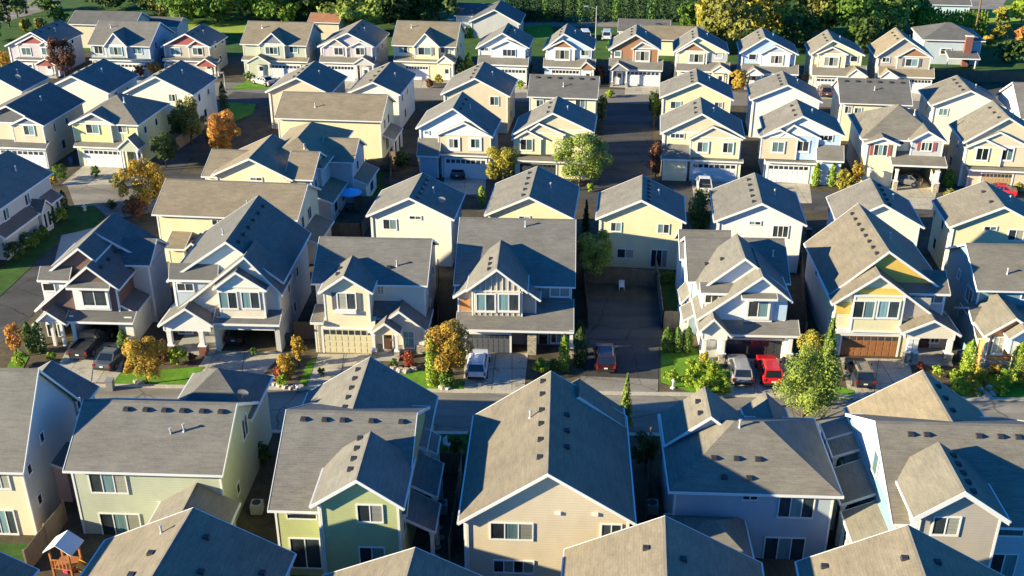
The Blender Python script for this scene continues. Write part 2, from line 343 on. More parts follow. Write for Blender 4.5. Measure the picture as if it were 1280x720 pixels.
    def _win(s, name, w, h, n, sill, pal, shut, wide, grid):
        fr = MB(); b = wide
        for (a, c, d, e) in ((-w/2-b, w/2+b, h/2, h/2+b), (-w/2-b, w/2+b, -h/2-b*(1.6 if sill else 1), -h/2), (-w/2-b, -w/2, -h/2, h/2), (w/2, w/2+b, -h/2, h/2)): fr.box(a, c, -.07, .0, d, e, s.trim)
        for i in range(1, n): q = -w/2+w*i/n; fr.box(q-.035, q+.035, -.06, 0, -h/2, h/2, s.trim)
        if grid:
            for i in range(n*2):
                if i % 2: q = -w/2+w*i/(n*2); fr.box(q-.015, q+.015, -.05, 0, -h/2, h/2, s.trim)
            fr.box(-w/2, w/2, -.05, 0, -.015+h*.1, .015+h*.1, s.trim)
        if shut:
            for q in (-w/2-b-.42, w/2+b+.02): fr.box(q, q+.4, -.05, 0, -h/2-b*.5, h/2+b*.5, wallm(shut))
        pn = MB()
        for i in range(n):
            q0, q1 = -w/2+w*i/n+.002, -w/2+w*(i+1)/n-.002
            pn.box(q0, q1, -.03, .0, -h/2+.002, h/2-.002, pal[i % len(pal)])
        return fr, pn
    def win(s, u0, v0, u1, v1, y=0, n=2, pal='gc', shut=None, sill=True, wide=.1, grid=False):
        x0, z1 = s.pt(u0, v0, y); x1, _ = s.pt(u1, v0, y); _, z0 = s.pt((u0+u1)/2, v1, y)
        s.winm(((x0+x1)/2, y, (z0+z1)/2), max(.3, x1-x0-2*wide), max(.3, z1-z0-2*wide), n, pal, shut, sill, wide, 0, grid)
    def winm(s, loc, w, h, n=2, pal='gc', shut=None, sill=True, wide=.09, rz=0, grid=False):
        P_ = {'g': GLASS, 'c': CURT, 'b': BLINDS}
        if pal == 'gc': pal = rnd.choice(['gc', 'gc', 'gg', 'gb', 'cg', 'bg', 'gc', 'cc'])
        s.later.append((s._win('window', w, h, n, sill, [P_[c] for c in pal], shut, wide, grid), loc, rz))
    def side(s, x, y, z, w, h, right=True, n=1, pal='g'): s.winm((x, y, z), w, h, n, pal, None, True, .08, pi/2 if right else -pi/2)
    def gdoor(s, u0, v0, u1, v1, y=0, colour=None, wins=True, rows=4):
        x0, z1 = s.pt(u0, v0, y); x1, _ = s.pt(u1, v0, y); z0 = max(.02, s.pt((u0+u1)/2, v1, y)[1]*0+.02); w = x1-x0; h = z1-z0; m = colour or DOORW
        b = MB(); b.box(x0, x1, y-.03, y+.02, z0, z1, m); nc = 8 if w > 3.5 else 4
        for r in range(rows):
            for c in range(nc):
                a0 = x0+w*(c+.12)/nc; a1 = x0+w*(c+.88)/nc; c0 = z0+h*(r+.14)/rows; c1 = z0+h*(r+.86)/rows
                b.box(a0, a1, y-.05, y-.031, c0, c1, GLASS if (wins and r == rows-1) else m)
        o = b.build('garage_door', s.root)
        s.T.box(x0-.18, x0-.002, y-.06, y+.02, 0, z1+.18, s.trim); s.T.box(x1+.002, x1+.18, y-.06, y+.02, 0, z1+.18, s.trim); s.T.box(x0, x1, y-.06, y+.02, z1+.002, z1+.2, s.trim)
        return o
    def opening(s, u0, v0, u1, v1, y=0):    # open garage seen as a deep dark bay: liner walls set in front of the body
        x0, z1 = s.pt(u0, v0, y); x1, _ = s.pt(u1, v0, y); return x0, x1, z1
    def door(s, u0, v0, u1, v1, y=0, mat=None):
        x0, z1 = s.pt(u0, v0, y); x1, z0 = s.pt(u1, v1, y); m = mat or DOORW; b = MB(); z0 = max(.15, z0)
        b.box(x0, x1, y-.04, y+.02, z0, z1, m); w = x1-x0; h = z1-z0
        for r in range(2): b.box(x0+w*.2, x0+w*.8, y-.055, y-.041, z0+h*(.1+.45*r), z0+h*(.42+.48*r), GLASS if r else m)
        o = b.build('door', s.root); k = MB(); k.cyl(x0+w*.88, y-.08, z0+h*.45, z0+h*.5, .03, .03, GALV, 6); k.build('handle', o)
        for a, c in ((x0-.1, x0-.002), (x1+.002, x1+.1)): s.T.box(a, c, y-.06, y+.02, z0, z1+.1, s.trim)
        s.T.box(x0, x1, y-.06, y+.02, z1+.002, z1+.1, s.trim)
    def col(s, x, y, z0, z1, w=.26, base=None, bh=1.0):
        b = MB(); b.box(x-w/2, x+w/2, y-w/2, y+w/2, z0, z1, s.trim); b.box(x-w/2-.05, x+w/2+.05, y-w/2-.05, y+w/2+.05, z1-.14, z1-.002, s.trim)
        if base: b.box(x-w*.85, x+w*.85, y-w*.85, y+w*.85, z0, z0+bh, wallm(base)); b.box(x-w*.95, x+w*.95, y-w*.95, y+w*.95, z0+bh+.002, z0+bh+.08, s.trim)
        b.build('column', s.root)
    def colu(s, u, y, z1, **k): s.col(s.x(u, y, 1.5), y, 0, z1, **k)
    def chimney(s, x, y, z0, z1, mat, w=.5):
        s.rparts.append(('c', (x, y, z0), z1-z0, mat, w))
    def done(s):
        s.W.build('wall', s.root); ro = s.Rf.build('roof', s.root)
        if s.T.v: s.T.build('trim', s.root)
        for p in s.rparts:
            if p[0] == 'v': share(VENT_ME, 'roof_vent', ro, p[1])
            elif p[0] == 'p': share(PIPE_ME, 'vent_pipe', ro, p[1])
            elif p[0] == 'd':
                dd = dish_mb().build('satellite_dish', ro, loc=p[1])
            else:
                b = MB(); b.box(-p[4], p[4], -p[4]*.6, p[4]*.6, 0, p[2], p[3]); b.box(-p[4]-.06, p[4]+.06, -p[4]*.6-.06, p[4]*.6+.06, p[2]+.002, p[2]+.12, TRIM); b.build('chimney', ro, loc=p[1])
        for (fr, pn), loc, rz in s.later:
            f = fr.build('window', s.root, loc, rz); pn.build('pane', f)
        return s
def dish_mb():
    b = MB(); n = 12; rings = []
    for j in range(4):
        r = .42*j/3; zz = .5+.35*r*r
        rings.append([(r*cos(2*pi*i/n), -.12-zz*.35-r*.35*sin(2*pi*i/n), .55+r*sin(2*pi*i/n)*.9) for i in range(n)])
    for j in range(3):
        for i in range(n): k = (i+1) % n; b.face([rings[j][i], rings[j][k], rings[j+1][k], rings[j+1][i]], GALV)
    b.cyl(0, 0, -.2, .5, .03, .03, GALV, 6); b.box(-.02, .02, -.7, 0, .32, .36, GALV); return b
# ================================================================ houses
GROUP_D = 'two-storey houses facing the near street'; GROUP_E = 'houses seen from behind along the near street'
GROUP_F = 'nearest houses cut by the lower edge'; GROUP_C = 'houses with their backs to the near row'
GROUP_B = 'two-storey houses facing the middle street'; GROUP_A2 = 'houses with their backs to the middle row'; GROUP_A = 'two-storey houses facing the far street'
def bg_house(label, L, A, Rr, B, group, yaw, wall='cream', roof='gray', zE=5.6, wins=(), vents=4, vside=-1, pipe=(.55, 1.8), sym=True, finish=True, accent=None, depth=None, sidewin=True):
    vm = (L[1]+Rr[1])/2
    h = House(label, L[0], Rr[0], vm, zE, yaw, roof, wall, group=group)
    xL, zL = h.pt(L[0], L[1], 0); xR, zR = h.pt(Rr[0], Rr[1], 0); xA, zA = h.pt(A[0], A[1], 0)
    if sym: zL = zR = zE; xA = (xL+xR)/2
    bk = depth if depth else min(15, max(7.5, h.y(B[0], B[1], zA)))
    g = h.fgm(xL, zL, xA, zA, xR, zR, .35, bk, 0, None, None, accent, vents, vside, pipe)
    h.g = g
    print('BG %-28s W=%.1f zA=%.1f depth=%.1f pitch=%.2f Y=%.0f' % (label[:28], xR-xL, zA, h.y(B[0], B[1], zA), (zA-zL)/max(.1, xA-xL), h.o[1]))
    for w in wins: h.win(*w[:4], y=g['y'], **(w[4] if len(w) > 4 else {}))
    if sidewin:
        for (yy, z, w_, hh) in ((g['y']+2.5, 4.4, .7, 1.0), (g['y']+6, 4.3, .7, .7), (g['y']+4, 1.6, .9, 1.2)):
            h.side(g['xR'], yy, z, w_, hh, True); h.side(g['xL'], yy+.6, z, w_, hh, False)
    if 'satellite dish' in label: h.rparts.append(('d', (g['xA']+3.0, g['y']+2.2, g['zA']-1.5)))
    if finish: h.done()
    return h
# ---- front row details shared by the narrow far-street houses (all sizes read per house)
def front_house(label, main, back, base, group, yaw, wall, roof='gray', lower=None, nest=(), wins=(), skirt=None, garage=None, porch=None, gable=None, side_gable=None, wall2=None, belt=None, gcol=None, porchwall=None, depth=9, finish=True, panels=(), pipe=(.5, 1.6), vents=3):
    L, A, Rr = main
    h = House(label, L[0], Rr[0], base, 0, yaw, roof, wall, group=group)
    yw = 0.8                                             # upper floor stands a little behind the garage front
    if side_gable:
        uL, uR, vE, vR = side_gable; g = h.sg(uL, uR, vE, vR, y=yw, pitch=.55, pipe=(.25, 1.5)); ztop = g['z']
        print('SG %-28s W=%.1f zE=%.1f D=%.1f Y=%.0f' % (label[:28], g['xR']-g['xL'], g['z'], g['yb']-g['y'], h.o[1]))
    else:
        xL, zL = h.pt(L[0], L[1], yw-.35); xR, zR = h.pt(Rr[0], Rr[1], yw-.35); xA, zA = h.pt(A[0], A[1], yw-.35)
        bk = min(14, max(8, h.y(back[0], back[1], zA))) if back else depth
        g = h.fgm(xL, zL, xA, zA, xR, zR, yw, bk, 0, None, None, gable, vents, 1 if h.o[0] < 0 else -1, pipe)
        print('FG %-28s W=%.1f zE=%.1f/%.1f zA=%.1f D=%.1f Y=%.0f' % (label[:28], xR-xL, zL, zR, zA, h.y(back[0], back[1], zA) if back else 0, h.o[1]))
    h.g = g
    for n in nest:                                       # nested gables: L, A, R, wall, accent, plane
        gg = h.fg(n[0], n[1], n[2], y=yw-n[5], back=2.5+n[5] if len(n) < 7 else n[6], zb=2.95, wall=n[3], accent=n[4], rk=.2, oh=.22)
    for p in panels: h.panel(*p[:4], yw-.0-p[4], p[5])
    for w in wins: h.win(*w[:4], y=yw-w[4], **(w[5] if len(w) > 5 else {}))
    if skirt:
        for sk in ([skirt] if isinstance(skirt[0], (int, float)) else skirt):
            uL, uR, vE, vT = sk[:4]
            h.pent(uL, uR, vE, yw+.02, vT, y=-.45-(sk[4] if len(sk) > 4 else 0), zb=0, wall=lower)
    if garage: h.gdoor(*garage, y=-.1 if skirt else yw, colour=gcol)
    if porch:
        L2, A2, R2, pw = porch
        xL, zL = h.pt(L2[0], L2[1], -1.3); xR, zR = h.pt(R2[0], R2[1], -1.3); xA, zA = h.pt(A2[0], A2[1], -1.3)
        zz = (zL+zR)/2
        h.k += 1; h.Rf.sweep([(xL, zz), (xA, zA), (xR, zz), (xR, zz-.12), (xA, zA-.12), (xL, zz-.12)], -1.3, yw+.1, 'y', h.roof, [(0, 1, 4, 5), (1, 2, 3, 4)])
        h.T.sweep([(xL-.02, zz+.02), (xA, zA+.02), (xR+.02, zz+.02), (xR+.02, zz-.18), (xA, zA-.2), (xL-.02, zz-.18)], -1.35, -1.303, 'y', h.trim, [(0, 1, 4, 5), (1, 2, 3, 4)])
        h.W.sweep([(xL+.2, zz-.3), (xR-.2, zz-.3), (xR-.2, zz-.02), (xA, zA-.12), (xL+.2, zz-.02)], -1.2, -1.05, 'y', h.wm(pw))
        for cx in (xL+.35, xR-.35): h.col(cx, -1.1, 0, zz-.3, .2, 'stone', .8)
        h.door(*_doorpx(h, (xL+xR)/2, -.1), y=-.11)
        h.T.box(xL, xR, -1.4, -.12, 0, .16, plain('concrete_step', (.36, .35, .33), .9))
    if belt:
        uL, uR, v = belt; h.band(uL, uR, v, yw-.02, .18)
    gg = h.g
    for (yy, z, w_, hh) in ((yw+2.6, 4.5, .7, 1.1), (yw+6, 4.4, .7, .8), (yw+4.2, 1.7, .9, 1.2)):
        h.side(gg['xR'], yy, z, w_, hh, True); h.side(gg['xL'], yy+.5, z, w_, hh, False)
    for q in (-.25, .22): h.winm((gg['xL']+(gg['xR']-gg['xL'])*(.5+q), gg['yb'], 4.4), 1.3, 1.1, 2, 'gc', None, True, .09, pi)
    if finish: h.done()
    return h
def _doorpx(h, x, y):
    # pixel rectangle of a 0.95 x 2.1 m door at (x, y): inverse of pt
    def pix(x, y, z):
        X = h.o[0]+x*h.ax[0]+y*h.ay[0]; Y = h.o[1]+x*h.ax[1]+y*h.ay[1]; d = Y*CP+(H-z)*SP
        return 640+F*X/d, 360+F*((H-z)*CP-Y*SP)/d
    a = pix(x-.48, y, 2.2); b = pix(x+.48, y, .15); return a[0], a[1], b[0], b[1]
# ------------------------------------------------------------- far street (row A)
YA = 7.0
front_house('white-trimmed grey house with dark red gable shingles at the upper left edge, nearest the junction', ((6,57),(38,40),(69,58)), (67,24), 94, GROUP_A, YA, 'mauve',
    nest=[((19,55),(40,44),(62,57),'mauve','red',.25),((47,56),(56,51),(66,57),'mauve','red',.3)], wins=[(26,59,38,69,.26),(51,59,63,69,.31)], skirt=(18,72,75,71.5), porch=((43,80),(56,73),(69,81),'red'), garage=(20,80,40,92), gcol=None)
front_house('teal-walled house with one pale centre dormer between two houses with red gables', ((110,57),(148,30),(188,57)), None, 94, GROUP_A, YA, 'bluegray', side_gable=(109,187,57,26.5),
    nest=[((129,58),(141,41),(158,58),'bluegray','gray',.5,5)], wins=[(117,57.5,128,67.5,0),(136,58,152,69,.52,dict(n=3,pal='cgc')),(165,57.5,177,67.5,0)], skirt=(112,188,75,72.5), garage=(146,80,184,92))
front_house('taupe house with red gable shingles and long dark right roof, left of the far lawn', ((201,58),(231,42),(263,59)), (251,29), 94, GROUP_A, YA, 'taupe',
    nest=[((233,58),(244,50),(262,58.5),'taupe','red',.25)], wins=[(212,59,225,69,0),(240,59,253,69,.27)], skirt=(203,272,76,72), porch=((244,81),(256,73),(270,82),'red'), garage=(206,81,238,92), gable='red')
front_house('sage house with a tan ridge roof and one dark-slope dormer behind the parked silver car', ((302,57),(350,30),(390,57)), None, 98, GROUP_A, YA, 'sage', roof='tan', side_gable=(300,383,56,27),
    nest=[((322,56.5),(339,41),(356,56.5),'sage','slate',.5,5)], wins=[(331,58,347,68,.52,dict(n=3,pal='cgc')),(361,57,372,66,0)], skirt=(302,384,76,70.5), garage=(339,81,375,95), porch=((307,78),(322,69.5),(338,79),'sage'))
front_house('pale mauve-grey house with two small nested gables beside the brown shed', ((397,58),(434,41),(469,59)), (446,24), 101, GROUP_A, YA, 'mauve',
    nest=[((402,59),(418,48),(434,59),'mauve','taupe',.25),((436,58),(449,52),(466,58.5),'mauve','taupe',.3)], wins=[(417,59,429,69,.26),(444,59,456,69,.31)], skirt=((399,447,78,69),(447,468,78,70)), porch=((441,80),(453,71.5),(468,80),'shade'), garage=(410,82,442,98), roof='mid')
front_house('bright yellow house with a plain tan ridge roof and one front gable', ((490,58),(531,30),(570,58)), None, 100, GROUP_A, YA, 'yellow', roof='tan', side_gable=(489,570,57.5,26.5),
    nest=[((516,58.5),(531,41.5),(549,58.5),'yellow','pale',.6,5)], wins=[(498,57.5,510,66.5,0,dict(pal='cg')),(522,58.5,539,69,.62,dict(n=2,shut='slate')),(550,57.5,562,66.5,0)], skirt=(492,569,77,71), garage=(507,82,535,97), porch=((545,78),(555,69.5),(568,78.5),'pale'))
front_house('white house with grey stepped gables right of the dark gap between yellow and white', ((595,60),(628,41),(661,60)), (632,29), 105, GROUP_A, YA, 'white',
    nest=[((612,60),(634,50),(658,60.5),'white',None,.3)], wins=[(601,59,611,64,0),(628,61,645,70.5,.31,dict(n=3,pal='ggg'))], skirt=(597,660,81,69), garage=(622,86,657,102))
front_house('sky-blue house with a brown gable over its white bay window beside the tall lamp', ((679,62),(705,42),(742,62)), (709,31), 106, GROUP_A, YA, 'blue',
    nest=[((681,61),(704,50),(720,61),'white','rusty',.3)], wins=[(693,61,713,75,.32,dict(n=3,pal='bgb',wide=.2)),(726,62,737,70,0)], skirt=(679,744,84,72.5), porch=((725,85),(733,77),(744,85.5),'rusty'), garage=(690,87,724,103))
front_house('rust-brown house with white window surrounds and a sky-blue garage door', ((761,62),(795,43),(826,62)), (791,32), 107, GROUP_A, YA, 'rusty',
    nest=[((790,61),(803,52),(825,62),'rusty','taupe',.3)], wins=[(768,63,777,71.5,0,dict(n=1,wide=.14)),(794,62.5,813,77,.32,dict(n=3,pal='bgb',wide=.2))], skirt=(761,828,87,73), porch=((763,87),(773,78.5),(786,87),'slate'), garage=(783,89,824,105), lower='slate')
front_house('yellow-and-grey house with a brown gable, below the tall yellow tree', ((842,65),(873,46),(911,66)), (874,36), 109, GROUP_A, YA, 'yellow',
    nest=[((846,65),(867,53),(886,65),'yellow','rusty',.3)], wins=[(861,66,881,79,.32,dict(n=3,pal='bgb',wide=.2)),(894,65.5,904,73,0,dict(n=1))], skirt=(845,912,89,77), porch=((889,89),(901,81.5),(914,90),'pale'), garage=(850,92,886,106), panels=[(887,67,909,77,.01,'gray')])
front_house('pale-blue and white house with stepped gables right of the tall yellow tree', ((925,66),(957,47),(998,68)), (950,37), 110, GROUP_A, YA, 'blue',
    nest=[((950,67),(970,57),(990,67),'white','bluegray',.3)], wins=[(936,67,946,75,0,dict(n=1)),(963,68,980,80.5,.32,dict(n=3,pal='bgb',wide=.2))], skirt=(927,998,92,80), porch=((932,93),(943,85),(955,93),'white'), garage=(955,95,992,108))
front_house('cream-yellow and grey house with a centred bay window before the dark tree belt', ((1013,68),(1042,50),(1081,69)), (1032,39), 113, GROUP_A, YA, 'yellow',
    nest=[((1022,67),(1041,58.5),(1060,68),'yellow','taupe',.3)], wins=[(1030,70,1050,83.5,.32,dict(n=3,pal='bgb',wide=.2)),(1063,69.5,1073,77.5,0,dict(n=1))], skirt=(1015,1083,95,81), porch=((1059,95),(1071,86),(1085,96),'pale'), garage=(1021,98,1058,111), panels=[(1051,69,1062,80,.01,'gray')], roof='mid')
front_house('taupe house with orange-brown gable and black shutters, last of the far row', ((1095,71),(1131,47),(1167,72)), (1111,41), 116, GROUP_A, YA, 'taupe',
    nest=[((1121,71),(1143,59),(1166,72),'taupe','rusty',.3)], wins=[(1103,71,1113,78,0),(1132,72.5,1149,83.5,.32,dict(n=2,shut='char',wide=.14))], skirt=(1098,1168,96,83), porch=((1100,96),(1111,88),(1124,97),'white'), garage=(1131,99,1164,113), roof='tan')
# ------------------------------------------------------------- backs behind the middle row (A2)
g2 = GROUP_A2
bg_house('dark-roofed house at the left edge with a satellite dish on its slope', (-46,112), (-9,92), (27,114), (18,75), g2, YA, 'cream')
bg_house('cream house with a dark slope between the left-edge roof and the white gabled one', (50,112), (92.5,95), (136,118), (125,73), g2, YA, 'pale')
bg_house('pale gabled house with white right side wall facing the orange tree', (154,115), (197.5,95.5), (241,119.5), (224,75), g2, YA, 'pale', wins=[(210,117,219,127)])
bg_house('tan-gabled house left of the notched dark roof, behind the big tan ridge roof', (332,116), (374,97), (412,116), (397.5,76), g2, YA, 'tan', roof='mid')
bg_house('teal-sided house whose right slope carries a notched shadow', (434,115.5), (466,102.5), (500,119), (491,77.5), g2, YA, 'pale', roof='mid')
bg_house('tan house with one small back window right of the yellow house gap', (551,117), (591,97.5), (637,121), (605,77), g2, YA, 'tan', wins=[(612,120,624,132)])
h = House('grey ridge-roofed cream house with six dark vents along its ridge, left of the dead-end lane', 659, 747, 122, 5.6, YA, 'dark', 'cream', group=g2)
g = h.sg(659, 747, 122, 94, zE=5.6, vents=6, pipe=(.5, 2)); h.win(670,124,680,134,y=g['y']); h.win(719,124,732,135,y=g['y']); h.done()
bg_house('buff house with a sunlit left slope right of the dead-end lane', (825,122), (872.5,102.5), (917,124.5), (869,86), g2, YA, 'yellow', wins=[(838,126,852,136),(893,127,904,135)])
bg_house('white-backed house right of the autumn shrub on the middle street', (938,125), (985,106), (1028,127), (980,92.5), g2, YA, 'white')
h = House('grey ridge-roofed house with small vents between the white and the buff gable', 1051, 1140, 130, 5.6, YA, 'dark', 'cream', group=g2)
g = h.sg(1050, 1141, 130, 98.5, zE=5.6, vents=6, pipe=(.5, 2)); h.win(1056,132,1066,142,y=g['y']); h.win(1068,134,1078,144,y=g['y']); h.done()
bg_house('pale yellow house with a notched left slope below the brick-chimney house', (1164,131), (1211,113), (1257,135.5), (1194,94), g2, YA, 'pale', wins=[(1174,135,1186,144.5)], roof='mid')
h = House('grey-walled house cut by the right edge with its left gable end showing', 1262, 1350, 150, 5.6, YA, 'gray', 'shade', group=g2)
g = h.sg(1276, 1370, 150, 104, zE=5.6, vents=3); h.done()
# ------------------------------------------------------------- middle street fronts (row B)
gb = GROUP_B
front_house('tan house with a blue-white garage door at the left edge of the middle street', ((-42,153),(7,132),(54,157)), (60,102.5), 208, gb, YA, 'tan', gable='char',
    nest=[((11,156),(31,146),(54,157),'tan','slate',.35)], wins=[(28,156,42,169,.37)], skirt=(-40,57,184,174), garage=(1,187,54,207), roof='dark', vents=0)
h = front_house('lime-yellow house with a bright white garage door and corner porch', ((86,153),(131,118),(172,154)), None, 208, gb, YA, 'lime', depth=9, finish=False,
    wins=[(106,154,123,167,.42),(146,154,158,166,0)], skirt=(92,158,184,175), garage=(105,187,152,206), porch=((147,185),(159,172),(173,185),'sage'), nest=[((86,155),(114,141),(139,154),'lime','slate',.4)], roof='mid', panels=[(141,155,155,178,.01,'sage')]) if False else None
h = House('lime-yellow house with a bright white garage door and corner porch', 88, 172, 208, 0, YA, 'mid', 'lime', group=gb)
ye = .4; xL, zL = h.pt(88,153,ye); xR, _ = h.pt(172,154,ye); yb_ = 10.5
g = h.hip(xL, xR, ye, yb_, zL, .55, pipe=(1.4, 1)); h.g = g
h.fg((86,155),(114,141),(139,154), y=.4, back=5.5, zb=2.9, wall='lime', accent='slate', rk=.25, oh=.3)
h.win(106,154,123,167,y=.38); h.win(146,154,158,166,y=g['y']); h.panel(141,155,155,177,g['y'],'sage')
h.pent(92,158,184,g['y'],175,y=-.5,zb=0); h.gdoor(105,187,152,206,y=-.17)
xa, za = h.pt(146,185,-1.6); xb, _ = h.pt(173,185,-1.6); xc_, zc = h.pt(160,172,-1.6)
h.fgm(xa, za, xc_, zc, xb, za, -1.6, .5, za-.45, 'sage', rk=.1, oh=.2)
for q in (xa+.35, xb-.35): h.col(q, -1.5, 0, za-.4, .2)
h.door(*_doorpx(h, xb-1.3, .6), y=.5)
for yy in (3, 6.5): h.side(g['xR'], yy, 4.3, .7, .9, True); h.side(g['xL'], yy, 4.3, .7, .9, False)
h.done()
# big tan side-facing houses on the left street
h = House('long tan-roofed yellow house seen along its side, behind the hip-roofed tan one', 345, 477, 149, 5.8, 6.0, 'tan', 'yellow', group='houses facing the left street')
g = h.sg(343, 477, 149.5, 116, zE=5.7, pitch=.5, pipe=(.35, 2.6)); h.side(g['xR'], 3, 4.4, .9, 1.2); h.side(g['xR'], 5.5, 4.4, .9, 1.2); h.side(g['xR'], 4, 1.6, 1.6, 2, n=2)
h.lean(g['xR'], g['xR']+1.6, 1.5, 7, 3.4, 2.7, posts=3); h.done()
h = House('sprawling tan house with hip roof, dark-sloped side gable and grey dormers', 266, 365, 222, 5.6, 6.0, 'tan', 'cream', group='houses facing the left street')
g = h.fg((264,219),(311,198),(365,225), y=.35, back=(338,168), wall='cream', vents=0); h.win(312,221,328,226,y=g['y'])
x0 = h.x(270,0,5.6); x1 = h.x(398,0,5.6)
yb_ = h.y(350,145,8.8)
h.hip(h.x(322,4,5.6), h.x(407,4,5.6), 3.2, yb_+4.2, 5.9, .55, wall='shade', pipe=(1.2, 1.5))
xq = h.x(256,2,5.2); h.sgm(xq, h.x(330,2,5.2), .9, 5.2, 4.2, .45, wall='cream')
g5 = h.sgm(h.x(360,2,5.6), h.x(396,2,5.6), .2, 5.5, 3.8, .55, wall='shade')
h.side(g5['xR'], 2.2, 4.2, .9, 1.2); h.side(g5['xR'], 5.2, 4.2, .9, 1.2)
xe = g5['xR']; h.lean(xe, xe+2.4, .4, 8.2, 3.5, 2.7, zb=0, wall='shade'); h.side(xe+2.1, 2.5, 1.5, 1.4, 1.4); h.side(xe+2.1, 6, 1.5, 1.4, 1.4)
g6 = h.sgm(h.x(398,7,5.4), h.x(455,7,5.4)-1.2, 6.8, 5.4, 3.4, .55, wall='shade'); h.side(g6['xR'], 9.6, 4.1, .9, 1.1); h.lean(g6['xR'], g6['xR']+1.8, 7, 13, 3.3, 2.6, zb=0, wall='pale'); h.side(g6['xR']+1.5, 10, 1.4, 1.6, 1.4)
h.done()
front_house('white board-and-batten gabled house with a lean-to roof and blue-white garage', ((520,160),(566,135),(616,171)), (580,119), 222, gb, YA, 'white',
    nest=[((545,168),(580,153),(615,171),'tan','white',.35)], wins=[(559,171,575,187,.37,dict(wide=.28)),(586,171,602,187,.37,dict(wide=.28)),(530,163,537,168,0,dict(n=1))], skirt=((521,549,195,172,.3),(549,614,194,190)), garage=(557,198,607,220), lower='bluegray', belt=(548,614,192))  # lower walls coloured blue-grey for the shade they lie in
front_house('tan house with three stepped gables behind the light green street tree', ((640,168),(691,141),(742,165)), (697,121), 222, gb, YA, 'yellow', gable='tan',
    nest=[((640,174),(659,163),(678,173),'yellow','tan',.5),((655,167),(674,154),(706,168),'yellow','tan',.3)], wins=[(650,173,666,188,.52),(680,173,697,188,0)], skirt=(642,741,202,195), garage=(650,204,695,221), gcol=plain('garage_dark', (.05,.05,.06), .5))
h = front_house('cream house with three overlapping gables, lean-to entry and white garage door', ((826,166),(878,142),(931,172)), (876,122.5), 226, gb, YA, 'yellow', gable='tan',
    nest=[((861,174),(892,158),(928,174),'yellow','tan',.35)], wins=[(838,166,856,173,0,dict(n=3,pal='ggg')),(871,176,887,191,.37,dict(wide=.16)),(903,177,918,192,.37,dict(wide=.16))], skirt=((827,862,199,180,.3),(861,929,201,197)), garage=(866,204,920,224), belt=(861,929,198))
front_house('pale blue and tan house with a bright white garage and two columnar shrubs', ((956,168),(1004,145),(1056,170)), (996,125), 229, gb, YA, 'blue', gable='white',
    nest=[((950,171),(976,162),(1000,174),'tan','pale',.45),((975,170),(993,156),(1026,173),'blue','pale',.3)], wins=[(965,176,982,191,.47,dict(wide=.16)),(996,175,1013,190,.31,dict(wide=.16)),(1024,168,1042,176,0,dict(n=3,pal='ggg'))], skirt=((1021,1055,201,181,.3),(957,1022,203,199)), garage=(961,206,1011,227))
# red-shuttered house with open garage
h = House('cream house with red shutters and an open carport-like garage', 1080, 1183, 236, 0, YA, 'mid', 'cream', group=gb)
yw = .6
xL, zL = h.pt(1078,174,yw); xR, _ = h.pt(1183,178,yw)
g = h.hip(xL, xR, yw+.6, yw+11, zL-.1, .6, zb=2.9, pipe=(1.8, 1.2), vents=0)
h.fg((1081,179),(1105,172),(1125,181), y=yw-.2, back=6, zb=0, wall='cream', accent='white', rk=.3, oh=.3)
h.fg((1138,176),(1161,164),(1184,178), y=yw+.2, back=7, zb=2.9, wall='shade', accent='white', rk=.3, oh=.3)
h.win(1093,180,1111,195,y=yw-.22,n=3,pal='gcg',shut='red'); h.win(1152,177,1167,189,y=yw+.18,n=3,pal='gcg',shut='red'); h.win(1123,175,1131,181,y=g['y'],n=1)
h.pent(1115,1184,207,yw+1.2,188,y=-1.0)
xa, xb = g['xL']+3.9, g['xR']
h.chunk(g['xL'], xa, yw+1, g['yb']-.02, 0, 2.95, 'stone'); h.chunk(xb-.35, xb-.01, -.4, g['yb']-.02, 0, 2.93, 'cream'); h.chunk(xa+.004, xb-.36, yw+6.5, g['yb']-.03, 0, 2.94, 'shade')
h.col(xb-.3, -.6, 0, 2.75, .4, 'stone', 1.2); h.col(xa+.2, -.6, 0, 2.75, .3, 'stone', 1.2); h.col(xa-3.2, -.6, 0, 2.75, .3, 'stone', 1.2)
h.door(*_doorpx(h, xa-1.2, yw+.99), y=yw+.99, mat=plain('door_maroon', (.12,.03,.03), .5)); h.done()
front_house('tan house with a brown-shadowed garage at the right end of the middle street', ((1205,178),(1262,147),(1322,186)), (1235,131), 238, gb, YA, 'tan', gable='tan',
    nest=[((1207,184),(1232,174),(1257,186),'yellow','tan',.45),((1210,182),(1251,165),(1292,186),'tan','tan',.3)], wins=[(1221,184,1238,201,.47,dict(wide=.14)),(1253,184,1269,201,.31,dict(wide=.14))], skirt=(1210,1320,214,208), garage=(1228,216,1266,235), belt=(1208,1320,207), gcol=plain('garage_tan', (.42,.30,.16), .5), roof='mid')
# ------------------------------------------------------------- backs facing the near row (C)
gc = GROUP_C
bg_house('cream-white house with a satellite dish on the dark slope, right of the blue umbrella', (458,269), (512.5,247), (567,275), (527.5,218), gc, 6.6, 'pale', wins=[(478,273,496,287),(511,270,527,273.5,dict(sill=False))], vents=5, vside=1)
bg_house('buff house with three ridge vents half hidden behind the wide grey ridge roof', (606,268), (661,246), (717,274), (671,207.5), gc, 6.6, 'yellow', wins=[(648,270,663,274,dict(sill=False))], vents=5)
h = bg_house('creamy yellow house with a patio door and tree shadow on its back wall', (745,273), (802.5,250), (857,278), (801,219), gc, 6.6, 'yellow', vents=6, vside=1, finish=False)
y0 = h.g['y']; h.win(763,277,777.5,289.5,y=y0); h.win(822,279,837.5,292,y=y0); h.win(771,310,793,323,y=y0,pal='gb'); h.win(813.5,311,835.5,334.5,y=y0,n=3,pal='ggb',sill=False); h.done()
